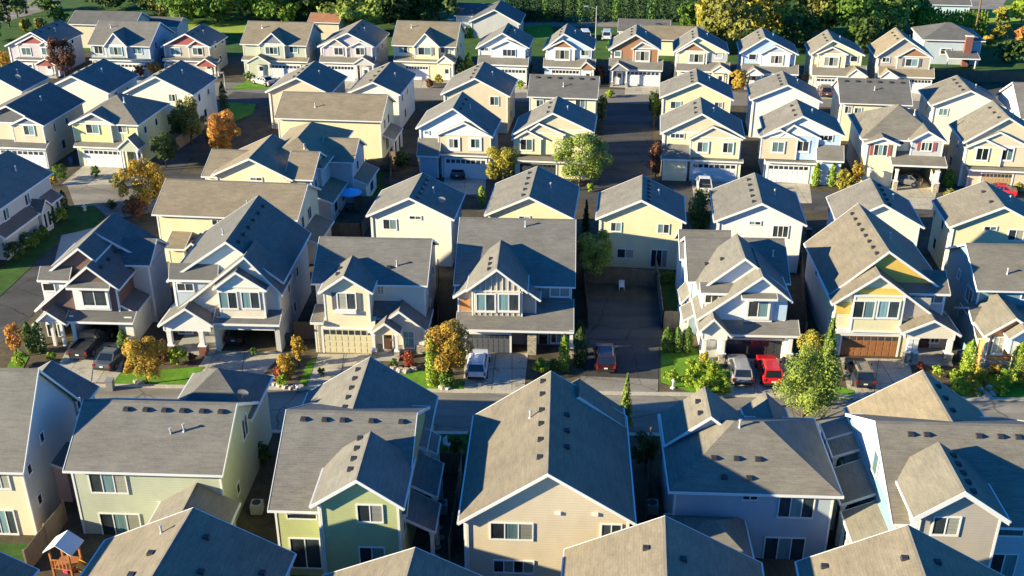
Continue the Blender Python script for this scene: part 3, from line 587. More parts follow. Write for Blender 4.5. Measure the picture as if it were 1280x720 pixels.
bg_house('bright white house with a triple back window right of the creamy yellow one', (893,276), (951,254), (1008,282), (942.5,216), gc, 6.6, 'white', wins=[(966,281,987,297,dict(n=3,pal='ggg')),(936,276.5,952,280.5,dict(sill=False))], vents=5)
bg_house('cream-white house with a round dish shadow behind the mustard-gabled roof', (1047,279), (1101,255), (1155,285), (1087.5,222.5), gc, 6.6, 'pale', vents=5, vside=1)
h = bg_house('pale yellow house with grey left side wall at the right edge behind the teal one', (1187,283), (1250,258), (1314,290), (1225,227.5), gc, 6.6, 'yellow', wins=[(1230,283,1247,287,dict(sill=False)),(1261,286,1282,301)], vents=2, roof='mid')
h = House('yellow-sided house with one long tan roof behind the big dark-sloped house', 192, 372, 272, 5.6, 6.0, 'tan', 'yellow', group='houses facing the left street')
g = h.sg(190, 372, 271.5, 226.5, zE=5.6, pitch=.5, pipe=(.63, 3)); h.win(264,273.5,279,282,y=g['y'],pal='gb')
h.side(g['xR'], 2.6, 4.3, .8, 1.3); h.side(g['xR'], 5.2, 4.3, 1.2, 1.3, n=2); h.side(g['xR'], 4, 1.6, 1.4, 1.6, n=2)
h.lean(g['xR'], g['xR']+2.0, 1.2, 7.5, 3.3, 2.6, zb=0, wall='cream')
x0 = h.x(207,-1.5,3); h.pentm(x0, h.x(232,-1.5,3), -2.0, 2.7, g['y'], 3.6, zb=0); h.fgm(h.x(230,-2,3), 2.7, h.x(240,-2,3), 3.5, h.x(252,-2,3), 2.7, -1.8, g['y'], 0, 'cream', rk=.3); h.done()
# house at the left edge standing along the curved street
p0, p1 = at(-30, 281.5, 5.4), at(66, 215.5, 5.4); ang = atan2(p1[1]-p0[1], p1[0]-p0[0])
h = House('pale house at the left edge, its long side with bays facing the curved lawn', 18, 18, 248, 5.4, -math.degrees(ang), 'gray', 'shade', group='houses facing the left street')
h.o = ((p0[0]+p1[0])/2, (p0[1]+p1[1])/2); h.root.location = (h.o[0], h.o[1], 0); Lh = hypot(p1[0]-p0[0], p1[1]-p0[1])/2
g = h.sgm(-Lh, Lh, 0, 5.4, 5.0, .5, rk=.3, pipe=(.8, 2.5))
h.pentm(-Lh+3, Lh-5.5, -.9, 2.7, g['y'], 3.5, 'brown', zb=0); h.fgm(Lh-5.9, 2.8, Lh-4.7, 3.9, Lh-3.5, 2.8, -1.0, .8, 0, 'shade', 'brown', rk=.25, oh=.25)
h.pentm(Lh-3.2, Lh-.3, -.8, 2.7, g['y'], 3.5, 'brown', zb=0)
for q in (-Lh+1.5, -2, 2.5): h.winm((q, g['y'], 4.2), 1.0, 1.2)
for q, yy in ((Lh-5.2, -1.02), (Lh-4.3, -1.02), (Lh-2.4, -.46), (Lh-1.2, -.46)): h.winm((q, yy, 1.5), .55, 1.7, 1, 'g')
h.done()
# ------------------------------------------------------------- near street, fronts (row D)
gd_ = GROUP_D; YD = 2.7
# D1 steep dark-brown gables, open garage
h = House('brown-shingled house with steep dark roof and open garage holding boxes', 62, 172, 428, 0, YD, 'dark', 'brown', group=gd_)
y1 = .4
xL, zL = h.pt(47,350,y1+1); xA, zA = h.pt(97,310,y1+1); xM, zM = h.pt(118,326,y1+1)
back = h.y(147,266,zA); xR, zR = h.pt(173,364,y1+1)
h.fgm(xL, zL, xA, zA, xM, zM, y1+1.35, 6, 2.9, 'brown', rk=.35)
kk = (zA-zM)/(xM-xA); zR = zA-.62*(xR-xA)
h.fgm(xL+.01, zL-.01, xA, zA-.01, xR, zR, 5.4, back, 0, 'shade', vents=0, rk=.3, pipe=(.5, 4.6)); gm = h.fgm
h.fg((44,388),(108,333),(148,362), y=y1, back=7.5, zb=2.95, wall='brown', vents=4, vside=1, oh=.35)
h.sgm(xR-3.0, xR+.4, back-6.0, zR+.3, 2.6, .6, zb=0, wall='shade')
h.pent(47,86,350.5,y1+1.3,333,y=y1+.3)
h.win(52,353,68,364,y=y1+.62,n=1); h.chunk(xL+.45, xL+2.9, y1+.65, 6, 2.9, zL-.15, 'white')
h.win(98,358.5,133,384,y=y1-.22,pal='gc',wide=.22); x0, z0 = h.pt(96,386,y1); x1, z1 = h.pt(135,357,y1); h.chunk(x0, x1, y1-.2, y1+.05, z0, z1, 'white')
h.pentm(x0-.3, x1+.3, y1-.6, z1, y1+.02, z1+.35)
p = h.pent(81,166,402.5,y1+.05,388,y=-.75)
xa, za = h.pt(93,404,-.3); xb, _ = h.pt(156,404,-.3)
xw = h.x(186,4,3); h.lean(h.x(150,2,3), xw, .6, 5.6, 4.0, 2.9, zb=0, wall='shade')
h.chunk(p['xL'], xa, -.3, 6.9, 0, 2.85, 'white'); h.chunk(xb, p['xR'], -.3, 6.9, 0, 2.85, 'pale'); h.chunk(xa-3.4, xb+1, 7, 9, 0, 2.9, 'shade'); h.chunk(xa-3.4, xa-3.2, 1, 6.99, 0, 2.88, 'white')
h.chunk(xL+.42, xb, 1.0, 6.98, 2.86, 3.1, 'shade')
h.fg((41,406),(58,390),(83,406), y=-.9, back=2.5, zb=2.5, wall='white', rk=.3, oh=.3)
for u in (50,66,78): h.colu(u, -.7, 2.5, base=None)
h.win(57,404,64,421,y=.98,n=1); h.win(70,404,77,421,y=.98,n=1)
h.done()
# D2 cream, long rake, open garage with black car
h = House('large cream-white house with maroon-tipped gables and a black car inside its open garage', 211, 353, 438, 0, YD, 'dark', 'shade', group=gd_)
ym = 1.6
g = h.fg((209,351),(282,302),(354,353), y=ym, back=(325,244), zb=2.95, wall='shade', accent='pale', vents=6, vside=1, pipe=(.35, -1.5)); xLm, xRm = g['xL'], g['xR']
gg = h.fg((198,406),(304.6,321),(352,368), y=.5, back=3.6, zb=2.9, wall='beige', rk=.3)
g3 = h.fg((266,361),(294,340),(332,363), y=-.25, back=4.5, zb=h.pt(300,402,-.25)[1], wall='beige', accent='pale', rk=.3, oh=.3)
h.pent(211,272,350,ym,329,y=.9, zb=3.0, wall='bluegray'); h.win(220,353,242,364,y=1.22,n=2,pal='gg')
h.win(272,364,296,386,y=-.27,pal='gc',wide=.1); h.win(300,364,324,386,y=-.27,pal='cg',wide=.1); h.band(270.5,331,398,-.26,.3); h.band(270.5,331,363,-.26,.16)
x0, z0 = h.pt(270,383,-.3); 
p = h.pent(266,349,405,.6,385,y=-.8)
xa, _ = h.pt(272,411,-.2); xb, _ = h.pt(343,411,-.2); xr = g['xR']
h.chunk(xa-.35, xa, -.2, 7, 0, 2.85, 'pale'); h.chunk(xb, xr-.02, -.2, g['yb']-.02, 0, 2.93, 'shade'); h.chunk(xa+.002, xb-.002, 6.2, g['yb']-.05, 0, 2.92, 'shade'); h.chunk(xLm+.02, xa-.36, 2.6, g['yb']-.06, 0, 2.92, 'shade')
h.T.box(xa-.02, xb+.02, -.24, -.0, 2.3, 2.8, h.trim); h.chunk(xa-.3, xr, -.1, 2, 2.86, 2.94, 'shade')
h.fg((198,407),(231,385.5),(265,407), y=-.9, back=3, zb=2.4, wall='white', rk=.3, oh=.3)
for u in (213,253): h.colu(u, -.7, 2.45, w=.42, base='brick', bh=.9)
h.win(221,404,240,417,y=2.58,shut='brown'); h.door(*_doorpx(h, xa-1.3, 2.59), y=2.59)
h.T.box(xLm, xa-.4, -1.0, 2.6, 0, .15, plain('concrete_step', (.36,.35,.33), .9))
for yy, z in ((4, 4.6), (7.5, 4.6), (5.5, 1.8)): h.side(xr, yy, z, .8, 1.0)
h.done()
# D3 yellow
h = House('yellow two-storey house with brown shutters and a small second gable over its entry', 397, 533, 442, 0, YD, 'gray', 'cream', group=gd_)
g = h.sg(389, 534, 355.5, 297, y=2.2, pitch=.55, wall='beige', pipe=(.72, 2.8)); yw = g['y']
h.rparts.append(('v', (g['xL']+(g['xR']-g['xL'])*.66, g['yA']-3.0, g['zA']-.55*3.0-.03)))
g2_ = h.fg((398,366),(429.5,345),(465,366), y=0, back=(440.5,319), zb=h.pt(430,401,0)[1], wall='cream', vents=0)
h.vents_at(g2_, [(-.85, 1.2), (-.85, 2.4)])
h.win(420,365,445,388,y=0,pal='gc',shut='char',wide=.12); h.chunk(h.x(420,0,4), h.x(446,0,4), -.25, .02, h.pt(430,391,0)[1], h.pt(430,386,0)[1], 'white')
h.win(471,356,480,368,y=yw,n=2,pal='gg',grid=True)
h.pent(388,404,403,yw,380,y=-.3,zb=0)
xa = h.x(397,0,1.5); xb = h.x(470,0,1.5); h.chunk(xa, xb, 0.02, yw, 0, h.pt(430,401,0)[1]-.002, 'cream')
h.gdoor(404,411,466,441,y=0,colour=plain('garage_cream', (.62,.55,.36), .5))
h.panel(396.5,402,402.5,441,0.02,'stone')
g4 = h.fg((461,414),(498.6,389),(534,415), y=.2, back=4.2, zb=0, wall='beige', accent=None, rk=.3, oh=.35)
xl = h.x(461,1,3); h.pentm(h.x(466,2,3.5), h.x(500,2,3.5), .9, 3.2, yw, 4.3)
h.win(502.5,413,518,435,y=.2,n=1,pal='c',grid=True); h.chunk(g4['xL'], g4['xR'], .14, .3, 0, .9, 'stone')
h.fg((464,416),(480.5,404),(500,417.5), y=-.9, back=1.5, zb=2.45, wall='cream', rk=.2, oh=.2)
h.door(479,411,491,436,y=.17,mat=plain('door_brown', (.10,.05,.03), .5)); h.colu(467.5, -.8, 2.5, base='stone', bh=.8); h.colu(496, -.8, 2.5, base='stone', bh=.8)
h.T.box(h.x(465,-1,0), h.x(499,-1,0), -1.3, .15, 0, .17, plain('concrete_step', (.36,.35,.33), .9))
for yy, z in ((yw+2.5, 4.6), (yw+6, 4.6), (yw+4, 1.8)): h.side(g['xR'], yy, z, .8, 1.0)
h.done()
# D4 dark grey batten house
h = House('grey board-and-batten house with very wide ridge roof above the parked white car', 570, 717, 441, 0, YD, 'gray', 'slate', group=gd_)
g = h.sg(567, 719, 357, 273, y=3.4, pitch=.5, wall='slate', pipe=(.57, .9)); yw = g['y']
h.fg((567,371),(621,338),(675,375), y=1.4, back=(625.6,300), zb=2.95, wall='taupe', rk=.3)
g2_ = h.fg((583,363),(621,336.5),(659,365), y=.9, back=6, zb=h.pt(620,395,.9)[1], wall='taupe', rk=.35, oh=.45, vents=0)
h.vents_at(g2_, [(-.75, 1.7+i*1.1) for i in range(3)])
h.panel(575,373,588,388,1.4,'orange')
bx0, bx1 = g2_['xL'], g2_['xR']
for i in range(9):
    q = bx0+.25+(bx1-bx0-.5)*i/8; h.T.box(q-.03, q+.03, .84, .9, 3.35, min(7.6, g2_['zL']+.62*(min(q-bx0, bx1-q))-.1), wallm('pale'))
h.panel(592,362.5,651,366,.86,'beige'); h.win(594,366,620,389.5,y=.82,pal='gc',wide=.14); h.win(622,366,650,389.5,y=.82,pal='cg',wide=.14)
h.win(687,356,713,371,y=yw,n=2,pal='cc')
h.pent(569,717,413,yw,372,y=-.8,zb=None); 
h.chunk(h.x(571,0,1.5), h.x(639,0,1.5), 0, yw+.1, 0, 2.9, 'slate'); h.chunk(h.x(639,0,1.5)+.002, h.x(716,0,1.5), 1.6, yw+.09, 0, 3.2, 'slate')
h.gdoor(584,417,637,440,y=0,colour=plain('garage_slate', (.10,.105,.12), .5))
h.chunk(h.x(660,1.5,1.5), h.x(671,1.5,1.5), -.3, 1.62, 0, 2.9, 'stone'); h.door(674,418,684,437,y=1.58,mat=plain('door_black', (.03,.03,.035), .4)); h.win(688,415,703,429,y=1.58)
h.colu(714, -.5, 2.8, w=.3, base='stone'); h.side(g['xR'], yw+3, 4.6, .8, 1.1); h.side(g['xL'], yw+3, 4.6, .8, 1.1, False); h.done()
# D5 white with blue-shaded walls
h = House('white house with steep gables and blue-shaded walls behind the silver and red cars', 876, 990, 448, 0, YD, 'gray', 'white', group=gd_)
g = h.sg(860, 988, 353, 297, y=4.3, pitch=.55, wall='blue', pipe=(.86, 1.8)); yw = g['y']; h.sgm(h.x(853,12,6)-.4, h.x(913,12,6), yw+5.5, 5.3, 2.6, .75, 0, 'white')  # body walls coloured blue, the tone the white walls take in shade
g1 = h.fg((873,364),(932,323),(984,362), y=2.2, back=(916,292), zb=2.95, wall='white')
h.vents_at(g1, [(-1.6, 4.5), (-2.8, 5.6)])
g2_ = h.fg((871,400),(954,346),(990,377), y=.4, back=6, zb=2.95, wall='white', rk=.35)
h.panel(921,362,985,368.5,.4,'white') if False else None
h.pent(876,925,366.5,2.2,353,y=1.1,zb=3.0,wall='white'); h.win(881,367,899,379,y=1.42,n=2,pal='gg')
h.win(934,374,964,398,y=.18,pal='gc',wide=.2); x0, z0 = h.pt(930,402,.2); x1, z1 = h.pt(968,373,.2); h.chunk(x0, x1, .2, .45, z0, z1, 'white'); h.pent(928,972,373.5,.4,366,y=-.3)
h.panel(969,378,982,400,.38,'blue')
p = h.pent(896,1000,419,.5,399,y=-.9)
xa = h.x(907,0,1.5); xb = h.x(979,0,1.5); h.chunk(xa-.5, xa-.002, -.3, 5, 0, 2.9, 'white'); h.chunk(xb+.002, xb+.5, -.3, 5, 0, 2.9, 'white'); h.chunk(xa, xb, .12, yw, 0, 2.91, 'char')
h.gdoor(907,424,978,448,y=.1,colour=plain('garage_black', (.045,.047,.055), .35))
h.chunk(h.x(877,1,1.5), xa-.51, 1.6, yw+.03, 0, 3.0, 'white'); h.door(886,417,895,437,y=1.58)
h.colu(987, -.6, 2.8, w=.34, base='stone', bh=1.0); h.colu(880, -.9, 2.5, w=.34, base='stone', bh=1.0); h.colu(903, -.9, 2.5, w=.34, base='stone', bh=1.0)
h.fg((874,415),(893,399),(914,421), y=-1.1, back=2, zb=2.45, wall='white', rk=.3, oh=.3)
h.T.box(h.x(877,-1,0), h.x(907,-1,0), -1.4, 1.6, 0, .17, plain('concrete_step', (.36,.35,.33), .9))
xe = g['xL']; h.lean(h.x(872,3,3.5), h.x(852,3,3), 1.4, 4.1, 3.9, 3.0, posts=2); h.lean(xe, h.x(849,6,3), 4.3, 7.2, 4.2, 3.3, posts=2)
gb5 = h.fgm(h.x(852,12,5.6)-.3, 5.4, h.x(883,12,7.5), 7.7, h.x(914,12,5.6), 5.4, yw+7.0, yw+10.5, 0, 'blue') if False else None
h.side(xe, 7, 4.6, .8, 1.1, False); h.side(g['xR'], 7, 4.6, .8, 1.1)
h.done()
# D6 mustard gables
h = House('large cream house with mustard-yellow gables and a brown wood-grain garage door', 1042, 1190, 448, 0, YD, 'buff', 'beige', group=gd_)
g = h.fg((1037,368),(1112,314),(1186,367), y=2.2, back=(1074,254), zb=0, wall='beige', accent='gold', vents=8, vside=-1, pipe=(.5, 1.7)); 
g2_ = h.fg((1041,380),(1101,344),(1201,420), y=.4, back=6.0, zb=2.95, wall='yellow', rk=.35) 
g3 = h.fg((1052,381),(1101,352),(1152,388), y=.1, back=2, zb=h.pt(1100,412,.1)[1], wall='yellow', accent='gold', rk=.3, oh=1.1) if False else None
x0, z0 = h.pt(1062,413,.1); x1, z1 = h.pt(1132,372,.1); h.chunk(x0, x1, .1, .45, z0, z1, 'yellow'); h.T.box(x0-.05, x1+.05, .03, .3, z1, z1+.14, h.trim); h.T.box(x0-.05, x1+.05, .03, .3, z0-.14, z0, h.trim)
for q in (x0-.02, x1-.12): h.T.box(q, q+.14, .06, .2, z0, z1, h.trim)
h.panel(1074,360,1128,371,.38,'gold'); h.panel(1046,378,1061,392,.38,'gold'); h.panel(1132,372,1160,396,.38,'taupe')
h.win(1067,375,1096,398,y=.08,pal='gc',wide=.12); h.win(1098,375,1127,398,y=.08,pal='cg',wide=.12)
h.pent(1098,1188,366.5,3.4,337,y=1.2,zb=3,wall='gray'); h.win(1157,366,1181,379,y=1.52,n=2,pal='cc')
h.chunk(g['xL']+.01, h.x(1138,0,1.5), .35, 2.3, 0, 2.94, 'yellow'); h.gdoor(1053,419,1124,445,y=.34,colour=varied('garage_wood', (.30,.13,.055), .7, 1.3, (8,8,1), 2, .5))
h.chunk(h.x(1046,0,3), h.x(1133,0,3), .2, .34, h.pt(1080,417,.3)[1], h.pt(1080,411,.3)[1], 'white')
h.chunk(h.x(1138,0,1.5)+.01, h.x(1185,2,1.5), 1.9, 2.25, 0, 2.9, 'rose'); h.door(1150,418,1160,439,y=1.88,mat=plain('door_maroon', (.12,.03,.03), .5)); h.win(1163,417,1176,429,y=1.88)
g4 = h.fg((1128,416),(1169,400.5),(1201,419), y=-.9, back=3.5, zb=2.6, wall='beige', rk=.3, oh=.35)
for u in (1136,1143,1186): h.colu(u, -.7, 2.6, w=.4, base='stone', bh=1.1)
h.T.box(h.x(1134,-1,0), h.x(1190,-1,0), -1.2, 1.88, 0, .17, plain('concrete_step', (.36,.35,.33), .9))
for yy, z in ((5, 4.8), (8.5, 4.6)): h.side(g['xL'], yy, z, .8, 1.1, False)
h.side(g['xR'], 6, 4.6, .8, 1.1); h.done()
# D7 teal
h = House('teal house with a red-orange front gable at the right edge of the near street', 1225, 1330, 466, 0, YD, 'mid', 'teal', group=gd_)
g = h.sg(1222, 1345, 364, 305, y=4.8, pitch=.55, wall='teal', pipe=(.35, 3)); yw = g['y']
h.win(1277,365,1300,375,y=yw,pal='cc')
g1 = h.fg((1231,420),(1271,398),(1312,425), y=.1, back=5.4, zb=0, wall='orange', rk=.3); h.chunk(g1['xL']-.03, g1['xR']+.03, .03, .3, 0, 1.2, 'stone')
h.win(1242,420.5,1258,443,y=.08,n=1,pal='b',grid=True)
h.sgm(h.x(1216,2,3), h.x(1345,2,3), .9, 2.9, 3.0, .5, zb=0, wall='teal')
h.fg((1262,424),(1283,411),(1306,428), y=-.9, back=2, zb=2.4, wall='white', rk=.3, oh=.3); h.colu(1266, -.7, 2.5)
for (yy, z, w_, hh) in ((yw+1.8, 4.3, 1.5, 1.3), (yw+5, 4.9, .7, .8), (yw+3, 2.0, .8, 1.2)): h.side(g['xL'], yy, z, w_, hh, False, 2 if w_ > 1 else 1, 'cg')
h.done()
# ------------------------------------------------------------- near street, backs (row E)
ge = GROUP_E; YE = 2.7
h = House('pale yellow house cut by the lower left edge with a long plain shaded side wall', -80, 30, 589, 5.6, YE, 'gray', 'cream', group=ge)
g = h.sg(-85, 29, 589, 460, zE=5.6, pitch=1.15); h.rparts.append(('v', (g['xR']-3.2, g['yA']-.6, g['zA']-.72)))
h.W.box(g['xR'], g['xR']+.02, g['y']+.12, g['yb']-.12, 0, g['z']-.3, wallm('shade')); h.W.sweep([(g['y']+.14, g['z']-.3), (g['yb']-.14, g['z']-.3), (g['yA'], g['zA']-.5)], g['xR'], g['xR']+.02, 'x', wallm('shade'))  # right wall skinned in grey to stand for its shade
h.win(-14,589.5,10,611,y=g['y'],pal='cb'); h.win(-16,636,17,667,y=g['y'],pal='gcg',n=3)
xr = g['xR']; h.chunk(xr, xr+.9, 4.2, 6.6, 0, 3.0, 'rose'); h.lean(xr+.02, xr+1.2, 4.0, 6.8, 3.5, 3.0)
for yy, z in ((1.2, 5), (3.6, 6), (7.6, 2.4), (1.6, 2.2), (9.5, 5)): h.side(xr+.02, yy, z, .5, .7)
h.fgm(h.x(-30,12,4), 3.4, h.x(56,14,6)-3.2, 6.1, h.x(96,13,5), 3.2, g['yb']+2.6-.0, g['yb']+3.2, 0, 'shade') if False else None
yb = g['yb']; xa = h.x(56,yb+5,6.2)
zA_ = 5.6; h.fgm(xa-4.2, 3.0, xa, zA_, xa+3.4, 3.3, yb-1, yb+6.0, 0, 'shade', 'gray'); h.done()
h = House('sage-grey house with six ridge vents and two tall curtained back windows', 80, 278, 591, 5.6, YE, 'gray', 'sage', group=ge)
g = h.sg(79, 278, 591, 501.5, zE=5.6, pitch=.6, vents=0, pipe=(.7, 1.9)); y0 = g['y']
for u in (157,181.5,205,227.5,252,275.5): h.rparts.append(('v', (h.x(u, g['yA']-.6, 8.4), g['yA']-.65, g['zA']-.36-.03)))
h.rparts.append(('p', (h.x(214, 2.5, 7), 2.5, 5.6+.55*2.5)))
h.win(109,590,156.5,616,y=y0,n=3,pal='gcb',wide=.08); h.win(123,640.5,174,670.5,y=y0,n=3,pal='gcb',wide=.08)
h.side(g['xR'], y0+6, 5.2, 1.2, 1.6, True, 2); h.side(g['xR'], y0+3, 2, .6, .8)
xa = h.x(234,-1.8,4.4)
h.fgm(xa-2.7, 3.0, xa, 4.6, xa+2.7, 3.0, -3.2, .45, 0, 'sage', 'gray', pipe=None)
ya_ = h.y(272,460,7.7); xa = h.x(272,ya_,7.7); h.hip(xa-3.1, xa+3.1, ya_-3.1, ya_+3.1, 5.3, .77, wall='sage', roof='dark')  # darker shingles put the shade from the main roofs into this one
h.rparts.append(('d', (xa+2.2, ya_-1.2, 6.0))); h.done()
h = House('olive-green house with a projecting gabled wing and sliding patio door', 335, 500, 640, 5.6, YE, 'gray', 'green', group=ge)
g = h.sg(335, 508, 640, 514, zE=5.6, pitch=.55, wall='green'); y0 = g['y']
for u in (380,406.5,429,465,502): h.rparts.append(('v', (h.x(u, g['yA']-.6, 8.4), g['yA']-.65, g['zA']-.39)))
yr = -1.0
g1 = h.fg((388,632.5),(445.5,600),(504,635), y=yr, back=(463,539), zb=0, wall='green', rk=.35)
h.vents_at(g1, [(-.7, .3+i*1.15) for i in range(4)])
h.win(445,629.5,478.5,652.5,y=g1['y'],pal='gc',wide=.08); h.win(448,682.5,481,709,y=g1['y'],pal='gb',wide=.08)
h.win(361,671.5,400,710,y=y0,n=2,pal='gg',wide=.08,sill=False); h.win(358,641,396,648.5,y=y0,n=1,pal='g',wide=.06)
yb = g['yb']; xa = h.x(461.7,yb+3,7.5)
h.fgm(xa-5.0, 4.6, xa, 7.9, xa+5.0, 4.6, yb-3.5, yb+3.5, 0, 'green', vents=5, vside=-1)
xr = g1['xR']; h.lean(xr, xr+1.9, 1.2, 4.2, 4.3, 3.3, posts=2); h.lean(g['xR'], g['xR']+1.7, 4.4, 8.3, 4.6, 3.7, posts=2); h.lean(g['xR'], g['xR']+1.2, 8.7, 11, 4.9, 4.2, posts=2)
h.side(g1['xR'], .6, 4.2, .8, 1.0); h.done()
h = House('large tan house with one broad gable, sunlit left slope and deep blue right slope', 573, 794, 653, 6.2, YE, 'buff', 'tan', group=ge)
g = h.fg((573,653),(685,592),(794,654), y=.35, back=(686,464), wall='tan', pipe=(.62, -1.3)); y0 = g['y']
h.vents_at(g, [(-.55, h.y(677, vv, g['zA']-.3)) for vv in (476,492,512,529,549,571)]); h.vents_at(g, [(1.15, h.y(704, vv, g['zA']-.6)) for vv in (517,537,557)])
h.win(612,652,667,674.5,y=y0,n=3,pal='gcb',wide=.08); h.win(751,654,778,671,y=y0,pal='gg',wide=.08); h.win(616,699,668,716,y=y0,n=4,pal='gbgb',wide=.08)
x_ = h.x(698,0,7); z_ = h.pt(698,641,y0)[1]; h.T.box(x_-.15, x_+.15, y0-.1, y0, z_-.12, z_+.12, h.trim); x_ = h.x(745,0,7); h.T.box(x_-.15, x_+.15, y0-.1, y0, z_-.12, z_+.12, h.trim)
yb = h.y(686,464,g['zL']+3.5); km = (g['zA'] if 'zA' in g else 0); sl_ = .585; xq = g['xA']+2.0; zR_ = g['zR']; zq = zR_+sl_*(g['xR']-xq)+.5; h.fgm(xq-1.0, zq-.6, xq, zq, g['xR']+.2, zR_-.1, yb-1.8, yb+.6, 3, 'tan', 'buff', rk=.1)
h.chunk(g['xL']-.12, g['xL']+.0, .9, 1.1, 0, 5.3, 'white')
for yy in (3, 7): h.side(g['xR'], yy, 4.3, .8, 1.1); h.side(g['xL'], yy, 4.3, .8, 1.1, False)
h.done()
h = House('blue-grey house with a near-pyramid hip roof and turquoise curtained windows', 837, 1053, 617, 5.6, YE, 'mid', 'bluegray', group=ge)
x0, x1 = h.x(837,0,5.6), h.x(1053,0,5.6); yb = h.y(918,520.5,5.6)
g = h.hip(x0, x1, 0, yb, 5.6, .56, wall='bluegray', pipe=(.3, .4)); y0 = g['y']; a = g['a']
for du, dv in ((-1.6, 2.5), (-.1, 2.5), (1.3, 2.5), (-1.0, 3.7), (.6, 3.7)): h.rparts.append(('v', (a[0]+du, a[1]-dv, a[2]-.56*dv-.03)))
for dx, dy in ((2.6, -.2), (3.2, .9)): h.rparts.append(('v', (a[0]+dx, a[1]-dy, a[2]-.56*max(0, dx)-.03)))
h.win(974,620,1020,647,y=y0,n=3,pal='gcg',wide=.08); h.win(956,670.5,1008,703,y=y0,n=3,pal='gcg',wide=.08); h.win(928,618.5,948,624,y=y0,n=2,pal='gg',wide=.06)
xa = h.x(889,-2.2,4.4); h.hip(xa-2.6, xa+2.6, -3.8, .8, 3.1, .6, wall='bluegray')
ya_ = h.y(881,483,8.3); xa = h.x(881,ya_,8.3); h.fgm(xa-3.0, 5.9, xa, 8.3, xa+3.0, 5.9, yb-4, ya_, 0, 'bluegray')
h.rparts += [('v', (xa-.6, ya_-1.4, 7.8)), ('v', (xa-.6, ya_-2.9, 7.8))]
xa = h.x(957,yb+2,6.4); h.fgm(xa-1.6, 5.0, xa, 6.4, xa+1.6, 5.0, yb-1, yb+2.2, 0, 'bluegray'); h.done()
h = House('grey-tan lap-sided house with crossing gables and slatted side porch, lower right', 1122, 1290, 657, 5.6, YE, 'mid', 'bluegray', group=ge)
yo = h.y(1250,657,5.6)
g = h.sg(1116, 1345, 658, 529, zE=5.6, pitch=.55, wall='bluegray', oh=.4); y0 = g['y']
for u in (1137,1157,1222,1249,1271): h.rparts.append(('v', (h.x(u, g['yA']-.8, 8.4), g['yA']-.85, g['zA']-.5)))
g1 = h.fg((1142.5,647.5),(1207,614.5),(1262,651), y=-.9, back=(1172,552), zb=0, wall='taupe', rk=.35, vents=5, vside=1, white=.3)
h.win(1167,644.5,1203,669,y=g1['y'],pal='gc',wide=.1); h.win(1246,658,1282,670,y=y0,n=1,pal='c',wide=.08); h.win(1240,691,1274,722,y=y0,n=2,pal='gc',wide=.08)
h.T.box(g['xL']-.05, g['xL']-.01, y0, g['yb'], 0, 5.4, wallm('teal'))  # lower side wall coloured darker, standing in for the blue shade on it
yb = g['yb']; A = at(1153.7,463,8.4); ya = h.y(1153.7,463,8.4); xa = h.x(1153.7,ya,8.4)
h.fgm(xa-5.2, 5.0, xa, 8.4, xa+4.6, 5.2, yb-6.5, ya, 0, 'pale', 'tan', vents=5, vside=1)
xe = g['xL']; h.lean(xe, xe-2.2, 1.0, 4.2, 4.2, 3.2, posts=3); h.lean(xe, xe-2.2, 4.5, 8.4, 4.6, 3.6, posts=3); h.lean(xe, xe-1.8, 9.2, 11.2, 4.9, 4.2, posts=2); h.lean(xe, xe-1.8, 11.4, 13.4, 4.9, 4.2, posts=2)
h.side(xe-.05, 5.5, 6.3, 1.0, 1.6, False, 1, 'c'); h.done()
# ------------------------------------------------------------- nearest roofs (row F)
def near(label, L, A, Rr, wall, roof='sand', **k):
    h = House(label, L[0], Rr[0], (L[1]+Rr[1])/2, 5.6, 6.0, roof, wall, group=GROUP_F)
    xL, _ = h.pt(L[0], L[1], 0); xR, _ = h.pt(Rr[0], Rr[1], 0); xA, zA = h.pt(A[0], A[1], 0); dp = 13
    print('NEAR', label[:30], 'W=%.1f zA=%.1f' % (xR-xL, zA))
    g = h.fgm(xL, 5.6, (xL+xR)/2, zA, xR, 5.6, -dp, 0, 0, vents=0)
    km = (zA-5.6)/((xR-xL)/2)
    for sx, yy in k.get('v', ()): h.rparts.append(('v', ((xL+xR)/2+sx, yy, zA-km*abs(sx)-.03)))
    for sx, yy in k.get('p', ()): h.rparts.append(('p', ((xL+xR)/2+sx, yy, zA-km*abs(sx))))
    for q in (-.25, .25): h.winm((xL+(xR-xL)*(.5+q), g['yb'], 4.2), 1.4, 1.2, 2, 'gc', None, True, .09, pi)
    for yy in (-10, -6, -3): h.side(g['xR'], yy, 4.2, .8, 1.1); h.side(g['xL'], yy, 4.2, .8, 1.1, False)
    h.done()
near('nearest roof of tan shingles below the sage-grey house, with the play set at its left', (131,671), (243.8,635), (369,696), 'shade', v=((-1.2,-3.6),(-1.7,-5.2),(1.4,-1.8),(2.0,-4.4),(4.8,-2.6)), p=((-1.4,-1.6),))
near('nearest roof at the lower edge in front of the olive-green house, only its peak showing', (404,717), (520,684.6), (640,739), 'shade')
near('nearest sand-coloured roof in front of the blue-grey hip-roofed house', (706,686), (830,645), (951,704), 'shade', v=((-1.1,-2.4),(1.0,-3.2),(3.4,-4.6),(4.2,-3.4)))
near('nearest roof in the lower right corner with one dark vent on its sunny slope', (996,700), (1129,656), (1254,722), 'shade', v=((-.7,-2.6),(1.2,-2.4),(-4.6,-1.2),(4.6,-3.8)))
near('nearest blue-shadowed roof corner in the lower left of the view', (-190,690), (-75,652), (48,716), 'shade')
